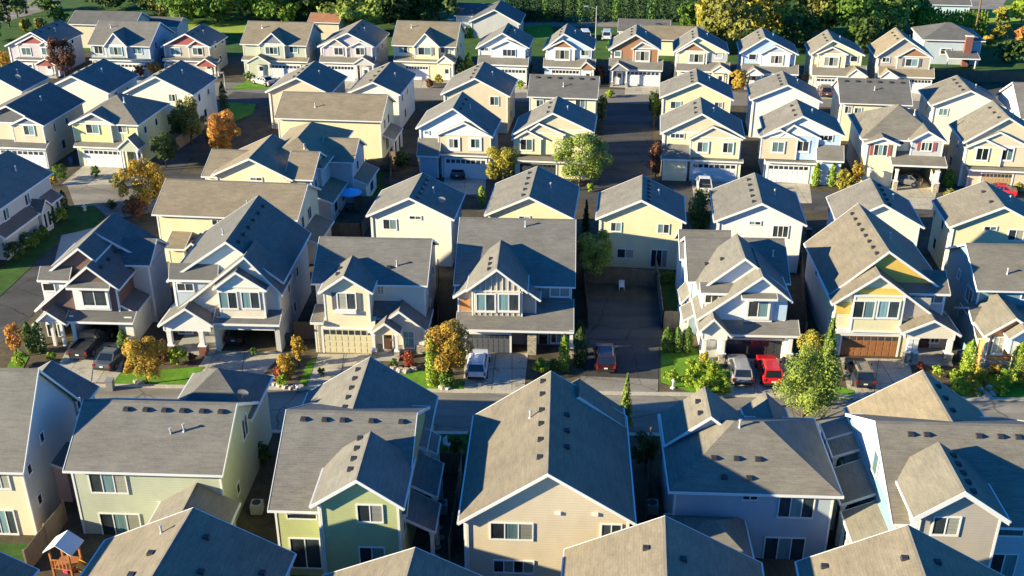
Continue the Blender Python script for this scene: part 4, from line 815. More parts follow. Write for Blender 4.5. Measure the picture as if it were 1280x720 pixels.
# ================================================================ ground and roads
def poly(name, pts, mat, z, kind='structure', world=False, **k):
    b = MB(); q = [(p if world else at(p[0], p[1], z)) for p in pts]; b.face([(x, y, z) for x, y in q], mat)
    o = b.build(name, recalc=False)
    if o.data.polygons[0].normal.z < 0: o.data.flip_normals()
    return tag(o, k.get('label'), k.get('cat'), k.get('group'), kind)
SOIL = varied('soil', (.085, .07, .045), .6, 1.4, scale=.5, fine=6, rough=1)
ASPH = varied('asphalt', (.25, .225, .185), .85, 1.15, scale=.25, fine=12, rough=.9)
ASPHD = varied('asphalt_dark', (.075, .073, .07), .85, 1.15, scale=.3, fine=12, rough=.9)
def jointed(name, rgb, w, h):
    m = varied(name, rgb, .82, 1.1, scale=.5, fine=8, rough=.9); t = m.node_tree; b = t.nodes['Principled BSDF']; src = b.inputs['Base Color'].links[0].from_socket
    tc = t.nodes.new('ShaderNodeTexCoord'); br = nd(t, 'ShaderNodeTexBrick', offset=0.0); br.inputs['Scale'].default_value = 1.0; br.inputs['Brick Width'].default_value = w; br.inputs['Row Height'].default_value = h; br.inputs['Mortar Size'].default_value = .035
    br.inputs['Color1'].default_value = (1, 1, 1, 1); br.inputs['Color2'].default_value = (.9, .9, .9, 1); br.inputs['Mortar'].default_value = (.45, .43, .4, 1); t.links.new(tc.outputs['Object'], br.inputs['Vector'])
    n = nd(t, 'ShaderNodeTexNoise', Scale=.9, Detail=6, Roughness=.75); t.links.new(tc.outputs['Object'], n.inputs['Vector'])
    c = mul(t, mul(t, src, br.outputs[0]), ramp(t, n.outputs[0], [(.34, (.62, .6, .57)), (.47, (1, 1, 1))])); t.links.new(c, b.inputs['Base Color']); return m
def worn(m):                                 # sealed cracks, oil and patched strips in the asphalt
    t = m.node_tree; b = t.nodes['Principled BSDF']; src = b.inputs['Base Color'].links[0].from_socket; tc = t.nodes.new('ShaderNodeTexCoord')
    v = nd(t, 'ShaderNodeTexVoronoi', Scale=.16, feature='DISTANCE_TO_EDGE'); n = nd(t, 'ShaderNodeTexNoise', Scale=.8, Detail=5); t.links.new(tc.outputs['Object'], n.inputs['Vector']); ad = mul(t, tc.outputs['Object'], n.outputs['Color'], .35, 'LINEAR_LIGHT'); t.links.new(ad, v.inputs['Vector'])
    c = mul(t, src, ramp(t, v.outputs['Distance'], [(.0, (.45,)*3), (.012, (1, 1, 1))])); n2 = nd(t, 'ShaderNodeTexNoise', Scale=.22, Detail=4); mp = t.nodes.new('ShaderNodeMapping'); mp.inputs['Scale'].default_value = (.35, 2.2, 1); t.links.new(tc.outputs['Object'], mp.inputs[0]); t.links.new(mp.outputs[0], n2.inputs['Vector'])
    c = mul(t, c, ramp(t, n2.outputs[0], [(.38, (.78,)*3), (.62, (1.18,)*3)])); t.links.new(c, b.inputs['Base Color'])
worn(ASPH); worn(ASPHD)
CONC = jointed('concrete', (.50, .45, .35), 3.0, 2.6)
WALK = varied('sidewalk', (.50, .45, .36), .9, 1.1, scale=.6, fine=8, rough=.9)
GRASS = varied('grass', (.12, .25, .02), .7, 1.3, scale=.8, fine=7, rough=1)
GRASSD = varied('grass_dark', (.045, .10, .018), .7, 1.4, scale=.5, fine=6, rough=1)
poly('ground', [(-500,-60),(500,-60),(500,900),(-500,900)], SOIL, 0, world=True)
def strip(name, pts, w, mat, z, step=0.0):
    # ribbon along world points
    b = MB(); L_ = []; R_ = []
    for i, p in enumerate(pts):
        a = pts[max(0, i-1)]; c = pts[min(len(pts)-1, i+1)]; dx, dy = c[0]-a[0], c[1]-a[1]; l = hypot(dx, dy); nx, ny = -dy/l, dx/l
        L_.append((p[0]+nx*w/2, p[1]+ny*w/2)); R_.append((p[0]-nx*w/2, p[1]-ny*w/2))
    for i in range(len(pts)-1):
        b.face([(*R_[i], z), (*R_[i+1], z), (*L_[i+1], z), (*L_[i], z)], mat)
        if step:
            for S in (L_, R_): b.face([(*S[i], z), (*S[i+1], z), (*S[i+1], z-step), (*S[i], z-step)], mat)
    o = b.build(name, recalc=False); tag(o, kind='structure'); return o
# near street
a, c = at(-60, 508), at(1330, 520)
def along(a, c, t): return (a[0]+(c[0]-a[0])*t, a[1]+(c[1]-a[1])*t)
strip('road', [along(a, c, t/8) for t in range(9)], 6.6, ASPH, .01)
k0, k1 = at(-60, 479.5), at(1340, 501); strip('kerb', [along(k0, k1, t/8) for t in range(9)], .45, WALK, .10, .1)
k0, k1 = at(-60, 537), at(1340, 548); strip('kerb', [along(k0, k1, t/8) for t in range(9)], .4, WALK, .10, .1)
# front yard base along the near street
poly('verge', [(-60,425),(1340,470),(1340,500),(-60,478)], varied('mulch', (.11,.085,.05), .6, 1.4, scale=1, fine=9, rough=1), .006)
DR = [((88,428),(160,428),(148,478),(62,478)), ((262,438),(354,440),(312,487),(232,482)), ((398,442),(468,442),(468,489),(382,487)), ((582,441),(660,441),(655,492),(578,490)),
      ((905,448),(985,448),(988,495),(915,495)), ((1050,447),(1135,449),(1150,499),(1062,498)), ((1120,210),(1178,214),(1165,262),(1090,258))]
for i, d in enumerate(DR): poly('driveway', d, CONC, .016+.001*i)
for i, (u, v0, v1) in enumerate(((120,430,477),(306,440,484),(430,443,487),(620,442,490),(948,450,494),(1098,450,497))):
    a_, b_ = at(u, v0), at(u-6, v1); strip('driveway_joint', [a_, b_], .05, ASPHD, .026)
# lanes
poly('lane', [(734,372),(826,378),(822,495),(726,493)], ASPHD, .022)  # dark asphalt stands for the house and tree shade over the lane
poly('lane_sunlit_end', [(726,470),(823,474),(822,496),(722,494)], ASPH, .027)  # lighter asphalt stands for the sunlit mouth of the same lane
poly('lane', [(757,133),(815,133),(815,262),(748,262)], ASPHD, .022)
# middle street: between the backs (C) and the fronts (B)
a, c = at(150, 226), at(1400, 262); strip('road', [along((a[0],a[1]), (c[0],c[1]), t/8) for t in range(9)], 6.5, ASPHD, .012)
for u0, u1, v, uu0, uu1, vv in ((556,608,221,552,606,243),(648,700,222,645,700,246),(864,922,226,868,925,250),(960,1012,229,962,1015,254),(1226,1268,237,1215,1262,262),(2,56,208,-10,40,232),(104,156,207,75,150,232)):
    poly('driveway', [(u0,v),(u1,v),(uu1,vv),(uu0,vv)], CONC, .017)
# far street
a, c = at(180, 109.5), at(1300, 130); strip('road', [along(a, c, t/8) for t in range(9)], 8.0, varied('asphalt_pale', (.2,.18,.155), .9, 1.1, scale=.3, fine=10, rough=.9), .012)
for u0, u1, v in ((146,184,93),(206,240,92),(339,376,96),(410,443,98),(506,537,97),(621,658,103),(690,724,103),(782,825,105),(850,888,106),(955,993,108),(1021,1059,111),(1130,1165,113)):
    poly('driveway', [(u0,v),(u1,v),(u1+1,v+13),(u0-1,v+13)], CONC, .019)
# curved street on the left
pts = [at(-60,440), at(-5,395), at(35,345), at(75,300), at(118,268), at(160,245), at(192,215), at(218,182), at(262,150), at(300,128), at(318,116)]
sm = []
for i in range(len(pts)-1):
    for t in (0, .33, .66): sm.append(along(pts[i], pts[i+1], t))
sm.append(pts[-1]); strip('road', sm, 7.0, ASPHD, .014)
poly('road', [(84,232),(205,228),(215,262),(150,272),(95,262)], ASPH, .024)
poly('pavement', [(79,285),(115,285),(150,285),(130,330),(66,335)], WALK, .03)
# lawns
LAWNS = [('lawn', [(140,480),(150,466),(256,458),(236,484)], GRASS), ('lawn', [(372,486),(384,452),(400,446),(396,447),(382,487)], GRASS), ('lawn', [(486,470),(522,462),(540,466),(534,487),(500,485)], GRASS),
         ('lawn', [(532,474),(582,476),(578,489),(530,488)], GRASS), ('lawn', [(826,434),(872,436),(912,466),(914,494),(870,492),(826,478)], GRASS), ('lawn', [(1040,480),(1068,488),(1068,499),(1036,498)], GRASS),
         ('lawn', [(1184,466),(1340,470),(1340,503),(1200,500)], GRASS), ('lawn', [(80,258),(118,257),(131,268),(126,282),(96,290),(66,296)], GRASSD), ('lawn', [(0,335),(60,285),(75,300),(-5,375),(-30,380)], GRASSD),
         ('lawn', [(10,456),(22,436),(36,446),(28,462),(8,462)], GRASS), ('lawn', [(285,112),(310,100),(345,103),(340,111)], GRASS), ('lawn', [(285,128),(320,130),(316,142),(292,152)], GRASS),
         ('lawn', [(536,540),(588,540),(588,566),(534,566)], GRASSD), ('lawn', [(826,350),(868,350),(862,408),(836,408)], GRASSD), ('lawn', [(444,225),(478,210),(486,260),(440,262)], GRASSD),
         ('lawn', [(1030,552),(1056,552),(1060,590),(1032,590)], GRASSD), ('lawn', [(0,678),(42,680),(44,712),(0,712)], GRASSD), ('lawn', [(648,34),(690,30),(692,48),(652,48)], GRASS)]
for i, (n, p, m) in enumerate(LAWNS): poly(n, p, m, .034+.0006*i)
# far ground beyond the houses
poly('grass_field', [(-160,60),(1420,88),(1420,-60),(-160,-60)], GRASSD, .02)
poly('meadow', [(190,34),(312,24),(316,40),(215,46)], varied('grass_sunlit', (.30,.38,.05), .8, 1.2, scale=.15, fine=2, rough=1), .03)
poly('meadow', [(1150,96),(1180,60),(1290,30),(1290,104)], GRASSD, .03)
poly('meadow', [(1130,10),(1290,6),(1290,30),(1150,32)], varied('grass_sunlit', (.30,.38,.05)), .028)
poly('pavement', [(60,40),(92,30),(150,34),(120,50)], WALK, .036)
poly('far_road', [(-40,2),(-40,40),(75,8),(78,-14),(40,-14)], ASPH, .04)
poly('far_road', [(560,22),(780,24),(780,34),(560,32)], ASPH, .04)
poly('far_road', [(1146,-2),(1260,-4),(1250,14),(1150,12)], ASPH, .042)

for i, (u, v) in enumerate(((300, 505), (690, 512), (1010, 514), (800, 440), (786, 200), (130, 255))):
    b = MB(); b.cyl(0, 0, 0, .012, .36, .36, DARK, 14); o = b.build('manhole_cover', loc=(*at(u, v), .03)); tag(o, kind='structure')
# ================================================================ fences
FW = varied('fence_wood', (.17, .125, .085), .75, 1.25, (3, 3, .3), 3, .9, bands=None)
FWL = varied('fence_wood_light', (.30, .235, .16), .75, 1.2, (3, 3, .3), 3, .9)
def fence(label, pts, h=1.8, mat=None, world=False, z=0.0):
    mat = mat or FW; q = [p if world else at(*p) for p in pts]; o0 = empty('wooden_fence', *q[0]); tag(o0, label, 'fence', 'wooden garden fences')
    bd, ps = MB(), MB()
    for i in range(len(q)-1):
        (xa, ya), (xb, yb) = q[i], q[i+1]; L = hypot(xb-xa, yb-ya); dx, dy = (xb-xa)/L, (yb-ya)/L; n = max(2, int(L/.16)); ox, oy = xa-q[0][0], ya-q[0][1]
        r2 = random.Random(int(L*100))
        for k in range(n):
            t0, t1 = L*k/n+.008, L*(k+1)/n-.008; hh = h+r2.uniform(-.03, .03); d = .02
            c = [(ox+dx*t0-dy*d, oy+dy*t0+dx*d), (ox+dx*t1-dy*d, oy+dy*t1+dx*d), (ox+dx*t1+dy*d, oy+dy*t1-dx*d), (ox+dx*t0+dy*d, oy+dy*t0-dx*d)]
            bd.face([(*c[0], 0), (*c[1], 0), (*c[1], hh), (*c[0], hh)], mat); bd.face([(*c[3], 0), (*c[2], 0), (*c[2], hh), (*c[3], hh)], mat); bd.face([(*p, hh) for p in c], mat)
        m = max(1, round(L/2.4))
        for k in range(m+1):
            t = L*k/m; X, Y = ox+dx*t, oy+dy*t; ps.box(X-.06, X+.06, Y-.06, Y+.06, 0, h+.12, mat)
        px, py = -dy*.045, dx*.045
        for zz in (.3, h-.3):
            for sg_ in (1,): ps.face([(ox+px, oy+py, zz), (ox+dx*L+px, oy+dy*L+py, zz), (ox+dx*L+px, oy+dy*L+py, zz+.09), (ox+px, oy+py, zz+.09)], mat)
    bd.build('board_panel', o0, recalc=False); ps.build('post', o0, recalc=False)
fence('dark fence along the left side of the near lane', [(727,337),(735,410)])
fence('fence along the right side of the near lane turning right above the arborvitae', [(819,340),(828,410),(868,410)], mat=FWL)
fence('tall fence closing the far end of the near lane', [(728,352),(820,358)], 1.8)
fence('low wooden gate fence between the large cream house and the yellow shuttered house', [(369,423),(396,424)])
fence('light fence panel running back between the sage-grey house and its left neighbour', [(36,716),(84,652)], mat=FWL)
fence('fence running back between the olive-green and the large tan house', [(562,700),(578,590)], mat=FWL)
fence('short cross fence closing the gap behind the olive-green house', [(541,590),(585,592)])
fence('fence running back between the large tan house and the blue-grey hip-roofed house', [(806,680),(812,560)])
fence('fence between the blue-grey hip-roofed house and the slatted porch', [(1062,690),(1050,610)])
fence('sunlit grey fence beside the dark side street near the orange tree', [(222,188),(256,163)], mat=FWL)
fence('long brown fence below the brick-chimney house at the upper right', [(1166,101),(1290,104)], 1.9)
fence('reddish fence far away left of the far hedge at the top', [(640,25),(704,24)], 1.9, mat=varied('fence_red', (.26,.10,.06), .8, 1.2, rough=.9))
fence('fence behind the lawn with the blue umbrella', [(444,262),(486,264)]); fence('dark fence below the blue umbrella yard', [(394,296),(452,298),(466,276)])
fence('fence at the far side of the umbrella yard', [(458,216),(490,212),(488,236)])
fence('narrow fence in the gap left of the wide batten house', [(548,410),(548,345)])
fence('fence between the blue-shaded and the mustard-gabled house', [(1006,425),(1000,330)])
fence('fence left of the white board-and-batten house', [(488,205),(522,208)])
# ================================================================ vegetation
def leafm(name, c0, c1, c2=None):
    if name in MATS: return MATS[name]
    m, t, b = newmat(name)
    at_ = nd(t, 'ShaderNodeAttribute', attribute_name='tint'); co = coords(t, (1, 1, 1)); n = nd(t, 'ShaderNodeTexNoise', Scale=1.3, Detail=3); t.links.new(co, n.inputs['Vector'])
    ad = nd(t, 'ShaderNodeMath', operation='ADD'); t.links.new(at_.outputs['Fac'], ad.inputs[0]); t.links.new(n.outputs[0], ad.inputs[1])
    hf = nd(t, 'ShaderNodeMath', operation='MULTIPLY'); t.links.new(ad.outputs[0], hf.inputs[0]); hf.inputs[1].default_value = .5
    c = ramp(t, hf.outputs[0], [(.3, c0), (.52, c1), (.75, c2 or tuple(x*1.4 for x in c1))])
    t.links.new(c, b.inputs['Base Color']); b.inputs['Roughness'].default_value = .7; b.inputs['Specular IOR Level'].default_value = .2
    tr = t.nodes.new('ShaderNodeBsdfTranslucent'); t.links.new(c, tr.inputs[0]); mx = t.nodes.new('ShaderNodeMixShader'); mx.inputs[0].default_value = .28
    t.links.new(b.outputs[0], mx.inputs[1]); t.links.new(tr.outputs[0], mx.inputs[2]); t.links.new(mx.outputs[0], t.nodes['Material Output'].inputs[0])
    MATS[name] = m; return m
LEAF = {'green': leafm('leaf_green', (.045,.09,.014), (.11,.19,.03)), 'light': leafm('leaf_light', (.09,.15,.025), (.23,.31,.055), (.38,.43,.10)), 'dark': leafm('leaf_dark', (.022,.045,.014), (.055,.095,.025), (.10,.15,.035)),
        'orange': leafm('leaf_orange', (.30,.12,.03), (.58,.24,.06), (.66,.42,.09)), 'autumn': leafm('leaf_autumn', (.16,.20,.03), (.46,.31,.05), (.62,.36,.06)), 'yellow': leafm('leaf_yellow', (.18,.17,.02), (.36,.31,.04), (.48,.42,.08)),
        'lime': leafm('leaf_lime', (.10,.18,.02), (.25,.36,.035), (.42,.48,.06)), 'russet': leafm('leaf_russet', (.08,.035,.025), (.16,.07,.04), (.24,.12,.06)), 'olive': leafm('leaf_olive', (.07,.08,.02), (.20,.20,.045), (.36,.33,.08)), 'red': leafm('leaf_red', (.15,.02,.02), (.32,.06,.04), (.42,.14,.06))}
BARK = varied('bark', (.10, .075, .055), .7, 1.3, (4, 4, .6), 3, 1)
def crown_mesh(name, kind, seed, n, leaf, mat):
    r = random.Random(seed); V = []; Fc = []; T = []
    lobes = []
    if kind == 'round':
        for i in range(26):
            a = r.uniform(0, 2*pi); zz = r.uniform(-.85, .95); rr = math.sqrt(max(0, 1-zz*zz))*r.uniform(.45, .92)
            lobes.append((rr*cos(a), rr*sin(a), zz*.8, r.uniform(.16, .34)))
        lobes += [(0, 0, .1, .62), (0, 0, .1, .62), (.05, .1, -.3, .5)]
    elif kind == 'wild':
        for i in range(20):
            a = r.uniform(0, 2*pi); zz = r.uniform(-.9, .95); rr = math.sqrt(max(0, 1-zz*zz))*r.uniform(.3, .95)
            lobes.append((rr*cos(a), rr*sin(a), zz*.8, r.uniform(.18, .38)))
        lobes += [(0, 0, 0, .62), (.1, 0, -.25, .55), (0, .1, .3, .45)]
    for i in range(n):
        if kind in ('round', 'wild'):
            lx, ly, lz, lr = lobes[r.randrange(len(lobes))]
            th = r.uniform(0, 2*pi); c = r.uniform(-.7, 1); s_ = math.sqrt(1-c*c); q = lr*(r.uniform(.55, 1.08)**.5)
            d = (s_*cos(th), s_*sin(th), c); p = (lx+d[0]*q, ly+d[1]*q, lz+d[2]*q); tint = .5*r.random()+.5*(.5+.5*((lx*7.3+lz*3.1) % 1))
        elif kind == 'cone':
            hh = r.random()**.75; hz = 1-hh*2+0.0; k = int(hh*9); fr = hh*9-k
            R0 = .08+.92*hh*(.72+.28*fr); a = r.uniform(0, 2*pi); w = .75+.25*sin(a*5+k*2.1)
            rr = R0*w*r.uniform(.4, 1); p = (rr*cos(a), rr*sin(a), hz-.12*rr+r.uniform(-.03, .03)); d = (cos(a), sin(a), .35); tint = r.random()*.7+.3*rr
        else:                                            # column
            zz = r.uniform(-1, 1); R0 = (1-max(0, zz)**2.2)*(1 if zz > -.8 else .85); a = r.uniform(0, 2*pi); rr = R0*(1+.12*sin(a*4+zz*6)+.08*sin(zz*17+a))*r.uniform(.72, 1.02)
            p = (rr*cos(a), rr*sin(a), zz); d = (cos(a), sin(a), .5); tint = r.random()
        # one leaf spray: a bent pair of triangles
        nx, ny, nz = d[0]+r.uniform(-.7, .7), d[1]+r.uniform(-.7, .7), d[2]+r.uniform(-.5, .9); l = math.sqrt(nx*nx+ny*ny+nz*nz) or 1; nx, ny, nz = nx/l, ny/l, nz/l
        ax_, ay_, az_ = r.uniform(-1, 1), r.uniform(-1, 1), r.uniform(-1, 1); k = ax_*nx+ay_*ny+az_*nz; ax_, ay_, az_ = ax_-k*nx, ay_-k*ny, az_-k*nz; l = math.sqrt(ax_*ax_+ay_*ay_+az_*az_) or 1; ax_, ay_, az_ = ax_/l, ay_/l, az_/l
        bx, by, bz = ny*az_-nz*ay_, nz*ax_-nx*az_, nx*ay_-ny*ax_; S = r.uniform(.6, 1.3)
        b0 = len(V)
        for (ca, cb) in ((-1, -.3), (.1, -.9), (1, .1), (-.1, .9)): V.append((p[0], p[1], p[2], ax_*ca*S, ay_*ca*S, az_*ca*S, bx*cb*S, by*cb*S, bz*cb*S))
        Fc.append((b0, b0+1, b0+2, b0+3)); T.append(tint)
    return V, Fc, T, leaf
CR = {}
def crown(kind, variant, n, leaf, rx, ry, rz_, col, lowcut=None):
    key = (kind, variant, n)
    if key not in CR: CR[key] = crown_mesh('crown', kind, hash(kind) % 97 if False else {'round': 3, 'wild': 5, 'cone': 8, 'column': 13}[kind]*10+variant, n, leaf, None)
    V, Fc, T, _ = CR[key]
    me = bpy.data.meshes.new('crown'); me.from_pydata([(v[0]*rx+(v[3]+v[6])*leaf, v[1]*ry+(v[4]+v[7])*leaf, v[2]*rz_+(v[5]+v[8])*leaf) for v in V], [], Fc)
    a = me.attributes.new('tint', 'FLOAT', 'FACE'); a.data.foreach_set('value', T); me.materials.append(LEAF[col]); return me
def trunk_mb(h, r, hs, spread, seed):
    b = MB(); rr = random.Random(seed)
    def tube(p, q, r0, r1, n=6):
        d = Vector(q)-Vector(p); z = d.normalized(); x = z.orthogonal().normalized(); y = z.cross(x); base = len(b.v)
        for c, ra in ((p, r0), (q, r1)):
            for i in range(n): a = 2*pi*i/n; w = Vector(c)+x*ra*cos(a)+y*ra*sin(a); b.v.append(tuple(w))
        for i in range(n): j = (i+1) % n; b.f.append((base+i, base+j, base+n+j, base+n+i)); b.m.append(b.mi(BARK))
    tube((0, 0, -.1), (0, 0, hs), r, r*.75); tube((0, 0, hs), (.05*h, 0, h), r*.75, r*.15)
    for i in range(7):
        a = rr.uniform(0, 2*pi); z0 = hs+(h-hs)*rr.uniform(0, .6); L = spread*rr.uniform(.5, .85)
        tube((0, 0, z0), (L*cos(a), L*sin(a), z0+L*rr.uniform(.3, .9)), r*.4, r*.08)
    return b
NT = [0]
def tree(label, u, v, top, wpx, col='green', kind='round', cat='tree', name=None, group=None, clear=.12, n=None, leaf=None, dens=1.0, world=None):
    """u, v: foot in the photo; top: height of the crown's tip in the photo (pixels v); wpx: crown width"""
    NT[0] += 1
    X, Y = world or at(u, v); d = Y*CP+H*SP; s_ = F/d
    th = atan2(H, Y); hgt = None
    # height from the tip's pixel: solve on the vertical through the foot
    yc = (top-360)/F; a = atan2(SP+yc*CP, CP-yc*SP); hgt = max(.3, H-hypot(Y, 0)*tan(a)); w = wpx/s_
    if name is None: name = {'cone': 'conifer_tree', 'column': 'arborvitae', 'round': 'broadleaf_tree', 'wild': 'broadleaf_tree'}[kind]
    o = empty(name, X, Y, rnd.uniform(0, 6.28)); tag(o, label, cat, group)
    z0 = hgt*clear; ch = (hgt-z0)/2; lf = leaf or min(.55, max(.075, 1.5/s_*.74))
    area = w*(hgt-z0); nn = n or int(min(9000, max(300, dens*area/(lf*lf)*2.3)))
    nn = int(round(nn/150)*150) or 150
    me = crown(kind, NT[0] % 5, nn, lf, w/2, w/2, ch/(1.05 if kind in ('round', 'wild') else 1), col)
    c = bpy.data.objects.new('crown', me); COL.objects.link(c); c.parent = o; c.location = (0, 0, z0+ch)
    t = trunk_mb(hgt*.85, max(.05, hgt*.022+.02), max(z0, .05), w*.4, NT[0]); t.build('trunk', o)
    return o
def shrub(label, u, v, top, wpx, col, kind='round', group=None, name='shrub', cat='shrub', **k): return tree(label, u, v, top, wpx, col, kind, cat, name, group, clear=.02, **k)
# street and garden trees
tree('light green street tree with a broad sunlit crown in front of the tan three-gabled house', 724, 238, 164, 72, 'light')
tree('slim light green conifer standing at the near road opposite the lane', 781, 536, 467, 30, 'light', 'cone', dens=.8)
tree('tall pale green conifer between the red car and the mustard-gabled house', 1026, 508, 398, 58, 'light', 'cone')
tree('broad leafy light green tree in front of the tall pale conifer by the near road', 1002, 528, 434, 80, 'light', 'wild', clear=.02, dens=1.4)
tree('yellow-green bushy tree left of the brown wood-grain garage', 1012, 476, 414, 44, 'yellow', 'wild')
tree('orange and gold autumn tree beside the parked white car', 560, 478, 399, 58, 'autumn')
shrub('gold-tipped columnar shrub left of the autumn tree by the white car', 541, 482, 418, 16, 'lime', 'column')
shrub('spreading grey-green shrub under the autumn tree by the white car', 557, 484, 456, 26, 'green', 'wild')
tree('round orange and olive tree on the lawn between the two left driveways', 184, 480, 422, 58, 'autumn')
shrub('dark red-brown shrub behind the round orange tree', 205, 456, 424, 22, 'russet'); shrub('round bright green bush beside the cream house porch', 224, 456, 432, 25, 'lime')
tree('small orange tree left of the dark arborvitae pair at far left', 22, 446, 404, 22, 'orange'); 
g_ = 'arborvitae beside the brown-shingled house'
for i, (u, w) in enumerate(((40, 13), (52, 14))): shrub('dark arborvitae at the porch of the brown-shingled house, %s' % ('left one of the pair' if i == 0 else 'right one of the pair'), u, 440, 402, w, 'green', 'column', g_, 'arborvitae', 'arborvitae')
shrub('small cone-shaped evergreen right of the open garage with boxes', 157, 444, 411, 14, 'green', 'column', None, 'arborvitae', 'arborvitae')
shrub('yellow-green low shrub below the small orange tree at far left', 26, 458, 440, 20, 'lime')
tree('slim orange-brown shrub tree at the top of the rock bed', 374, 458, 420, 20, 'autumn', 'wild'); shrub('rust-orange shrub in the rock bed left of the striped lawn', 358, 474, 440, 24, 'autumn', 'wild')
shrub('small red shrub in the rock bed', 348, 476, 458, 12, 'red'); shrub('low lime shrub in the rock bed', 354, 484, 466, 14, 'lime')
shrub('dark red round shrub under the small window of the yellow house', 511, 462, 438, 18, 'red'); shrub('low dark green shrub by the entry step of the yellow house', 493, 460, 448, 12, 'green')
shrub('tall cone-shaped evergreen at the front porch of the batten house', 705, 464, 417, 14, 'lime', 'column', None, 'arborvitae', 'arborvitae')
shrub('wide green shrub left of the cone-shaped evergreen by the batten house', 676, 468, 448, 22, 'lime', 'wild'); shrub('smaller green shrub next to the cone-shaped evergreen by the batten house', 692, 466, 448, 14, 'green', 'wild')
shrub('tall dark shrub between the batten house and the lane', 725, 456, 408, 18, 'dark', 'column')
for i, u in enumerate((833, 846, 859)): shrub('dark arborvitae below the lane fence, %s of three' % ('first', 'middle', 'last')[i], u, 440, 408, 13, 'green', 'column', 'arborvitae by the lane fence', 'arborvitae', 'arborvitae')
for i, (u, v, t, w, c, l) in enumerate(((838, 476, 463, 24, 'lime', 'low bright green shrub next to the garden lantern'), (868, 474, 448, 26, 'lime', 'spreading lime shrub in the bed left of the silver car'), (888, 478, 450, 24, 'lime', 'lime shrub nearest the steps of the blue-shaded house'),
    (880, 494, 470, 34, 'lime', 'broad lime shrub at the kerb left of the silver car'), (902, 492, 472, 24, 'lime', 'lime shrub touching the driveway of the silver car'), (879, 462, 440, 16, 'yellow', 'yellowish narrow shrub by the porch of the blue-shaded house'))): shrub(l, u, v, t, w, c, 'wild')
for u, v, t, w, c, l in ((1171, 470, 458, 16, 'lime', 'round green bush at the porch steps of the mustard-gabled house'), (1193, 476, 462, 14, 'lime', 'small lime bush left in the right-hand front bed'), (1224, 474, 458, 22, 'yellow', 'round golden bush in front of the teal house'),
    (1207, 484, 466, 18, 'yellow', 'golden bush left of the rocks in the right-hand bed'), (1216, 494, 476, 16, 'yellow', 'low golden bush by the rocks in the right-hand bed'), (1243, 468, 455, 14, 'autumn', 'round orange-tinged bush under the red-orange gable window'), (1258, 484, 462, 26, 'lime', 'wide lime bush left of the pointed evergreen at right'),
    (1276, 482, 462, 24, 'yellow', 'yellow-green bush at the right edge of the near street'), (1196, 494, 474, 24, 'lime', 'trailing lime bush at the kerb right of the nearest peaked roof'), (1232, 482, 474, 10, 'olive', 'tiny olive bush by the rocks')): shrub(l, u, v, t, w, c, 'wild')
shrub('pointed evergreen in the gap between the mustard-gabled and teal houses', 1208, 468, 424, 18, 'lime', 'column', None, 'arborvitae', 'arborvitae'); shrub('taller pointed evergreen before the teal house at the right edge', 1268, 474, 428, 18, 'lime', 'column', None, 'arborvitae', 'arborvitae')
# back gardens and middle streets
tree('green garden tree left of the creamy yellow house', 742, 350, 286, 56, 'light', 'wild'); tree('dark spruce right of the buff house in the alley shade', 732, 294, 250, 18, 'dark', 'cone')
tree('dark olive tree between the creamy yellow and the white-backed house', 872, 300, 234, 32, 'olive', 'wild')
tree('golden autumn tree beside the white batten house garage', 628, 238, 180, 42, 'yellow', 'wild'); shrub('pale green slender shrub below the golden autumn tree', 602, 254, 232, 10, 'lime', 'column')
tree('salmon-orange maple on the dark side street', 281, 196, 134, 46, 'orange', 'wild', clear=.02, dens=1.4); tree('orange and gold tree where the side street bends', 183, 262, 197, 56, 'autumn', clear=.02); shrub('dark purple-brown shrub at the foot of the bend tree', 170, 272, 246, 36, 'russet', 'wild')
tree('dark green tree in the shaded yard by the grey fence', 208, 210, 164, 34, 'dark'); tree('thin grey-green tree above the shaded yard', 240, 180, 120, 40, 'olive', 'wild'); tree('dark yard tree behind the thin grey-green one', 226, 172, 132, 40, 'dark', 'wild')
tree('dark slim cypress left of the far driveway lawn', 282, 148, 102, 10, 'dark', 'column', name='cypress_tree'); tree('tall red-brown tree in front of the red-gabled grey house', 83, 104, 42, 34, 'russet')
shrub('orange bush between the two dark slopes at upper left', 193, 96, 77, 20, 'orange', 'wild'); shrub('red-brown bush right of the cream house roof at upper left', 176, 96, 82, 18, 'russet', 'wild'); shrub('yellow-orange bush at the left edge near the far street', 6, 84, 62, 18, 'autumn', 'wild')
shrub('dark green hedge bush beside the blue-white garage', 76, 226, 205, 22, 'green'); shrub('orange bush at the corner of the left-edge house', 67, 232, 220, 12, 'autumn')
shrub('dark cypress at the corner of the left-edge house', 81, 262, 238, 10, 'dark', 'column', name='cypress_tree', cat='tree'); shrub('yellow-green bush by the left-edge house bay', 79, 276, 258, 16, 'lime'); 
for u, v, t, w, c, l in ((66, 284, 262, 20, 'dark', 'dark bush left of the yellow-green one at the left edge'), (52, 300, 282, 24, 'green', 'green hedge bush along the left-edge house, uppermost'), (38, 312, 290, 24, 'green', 'green hedge bush along the left-edge house, middle'), (20, 326, 300, 26, 'dark', 'dark hedge bush along the left-edge house, lowest')): shrub(l, u, v, t, w, c)
shrub('green bush beside the white garage of the lime-yellow house', 150, 235, 216, 24, 'olive', 'wild')
for u, l in ((1019, 'left columnar lime shrub by the bright white garage'), (1039, 'right columnar lime shrub by the bright white garage')): shrub(l, u, 232, 204, 10, 'lime', 'column', 'columnar shrubs by the white garage', 'arborvitae', 'arborvitae')
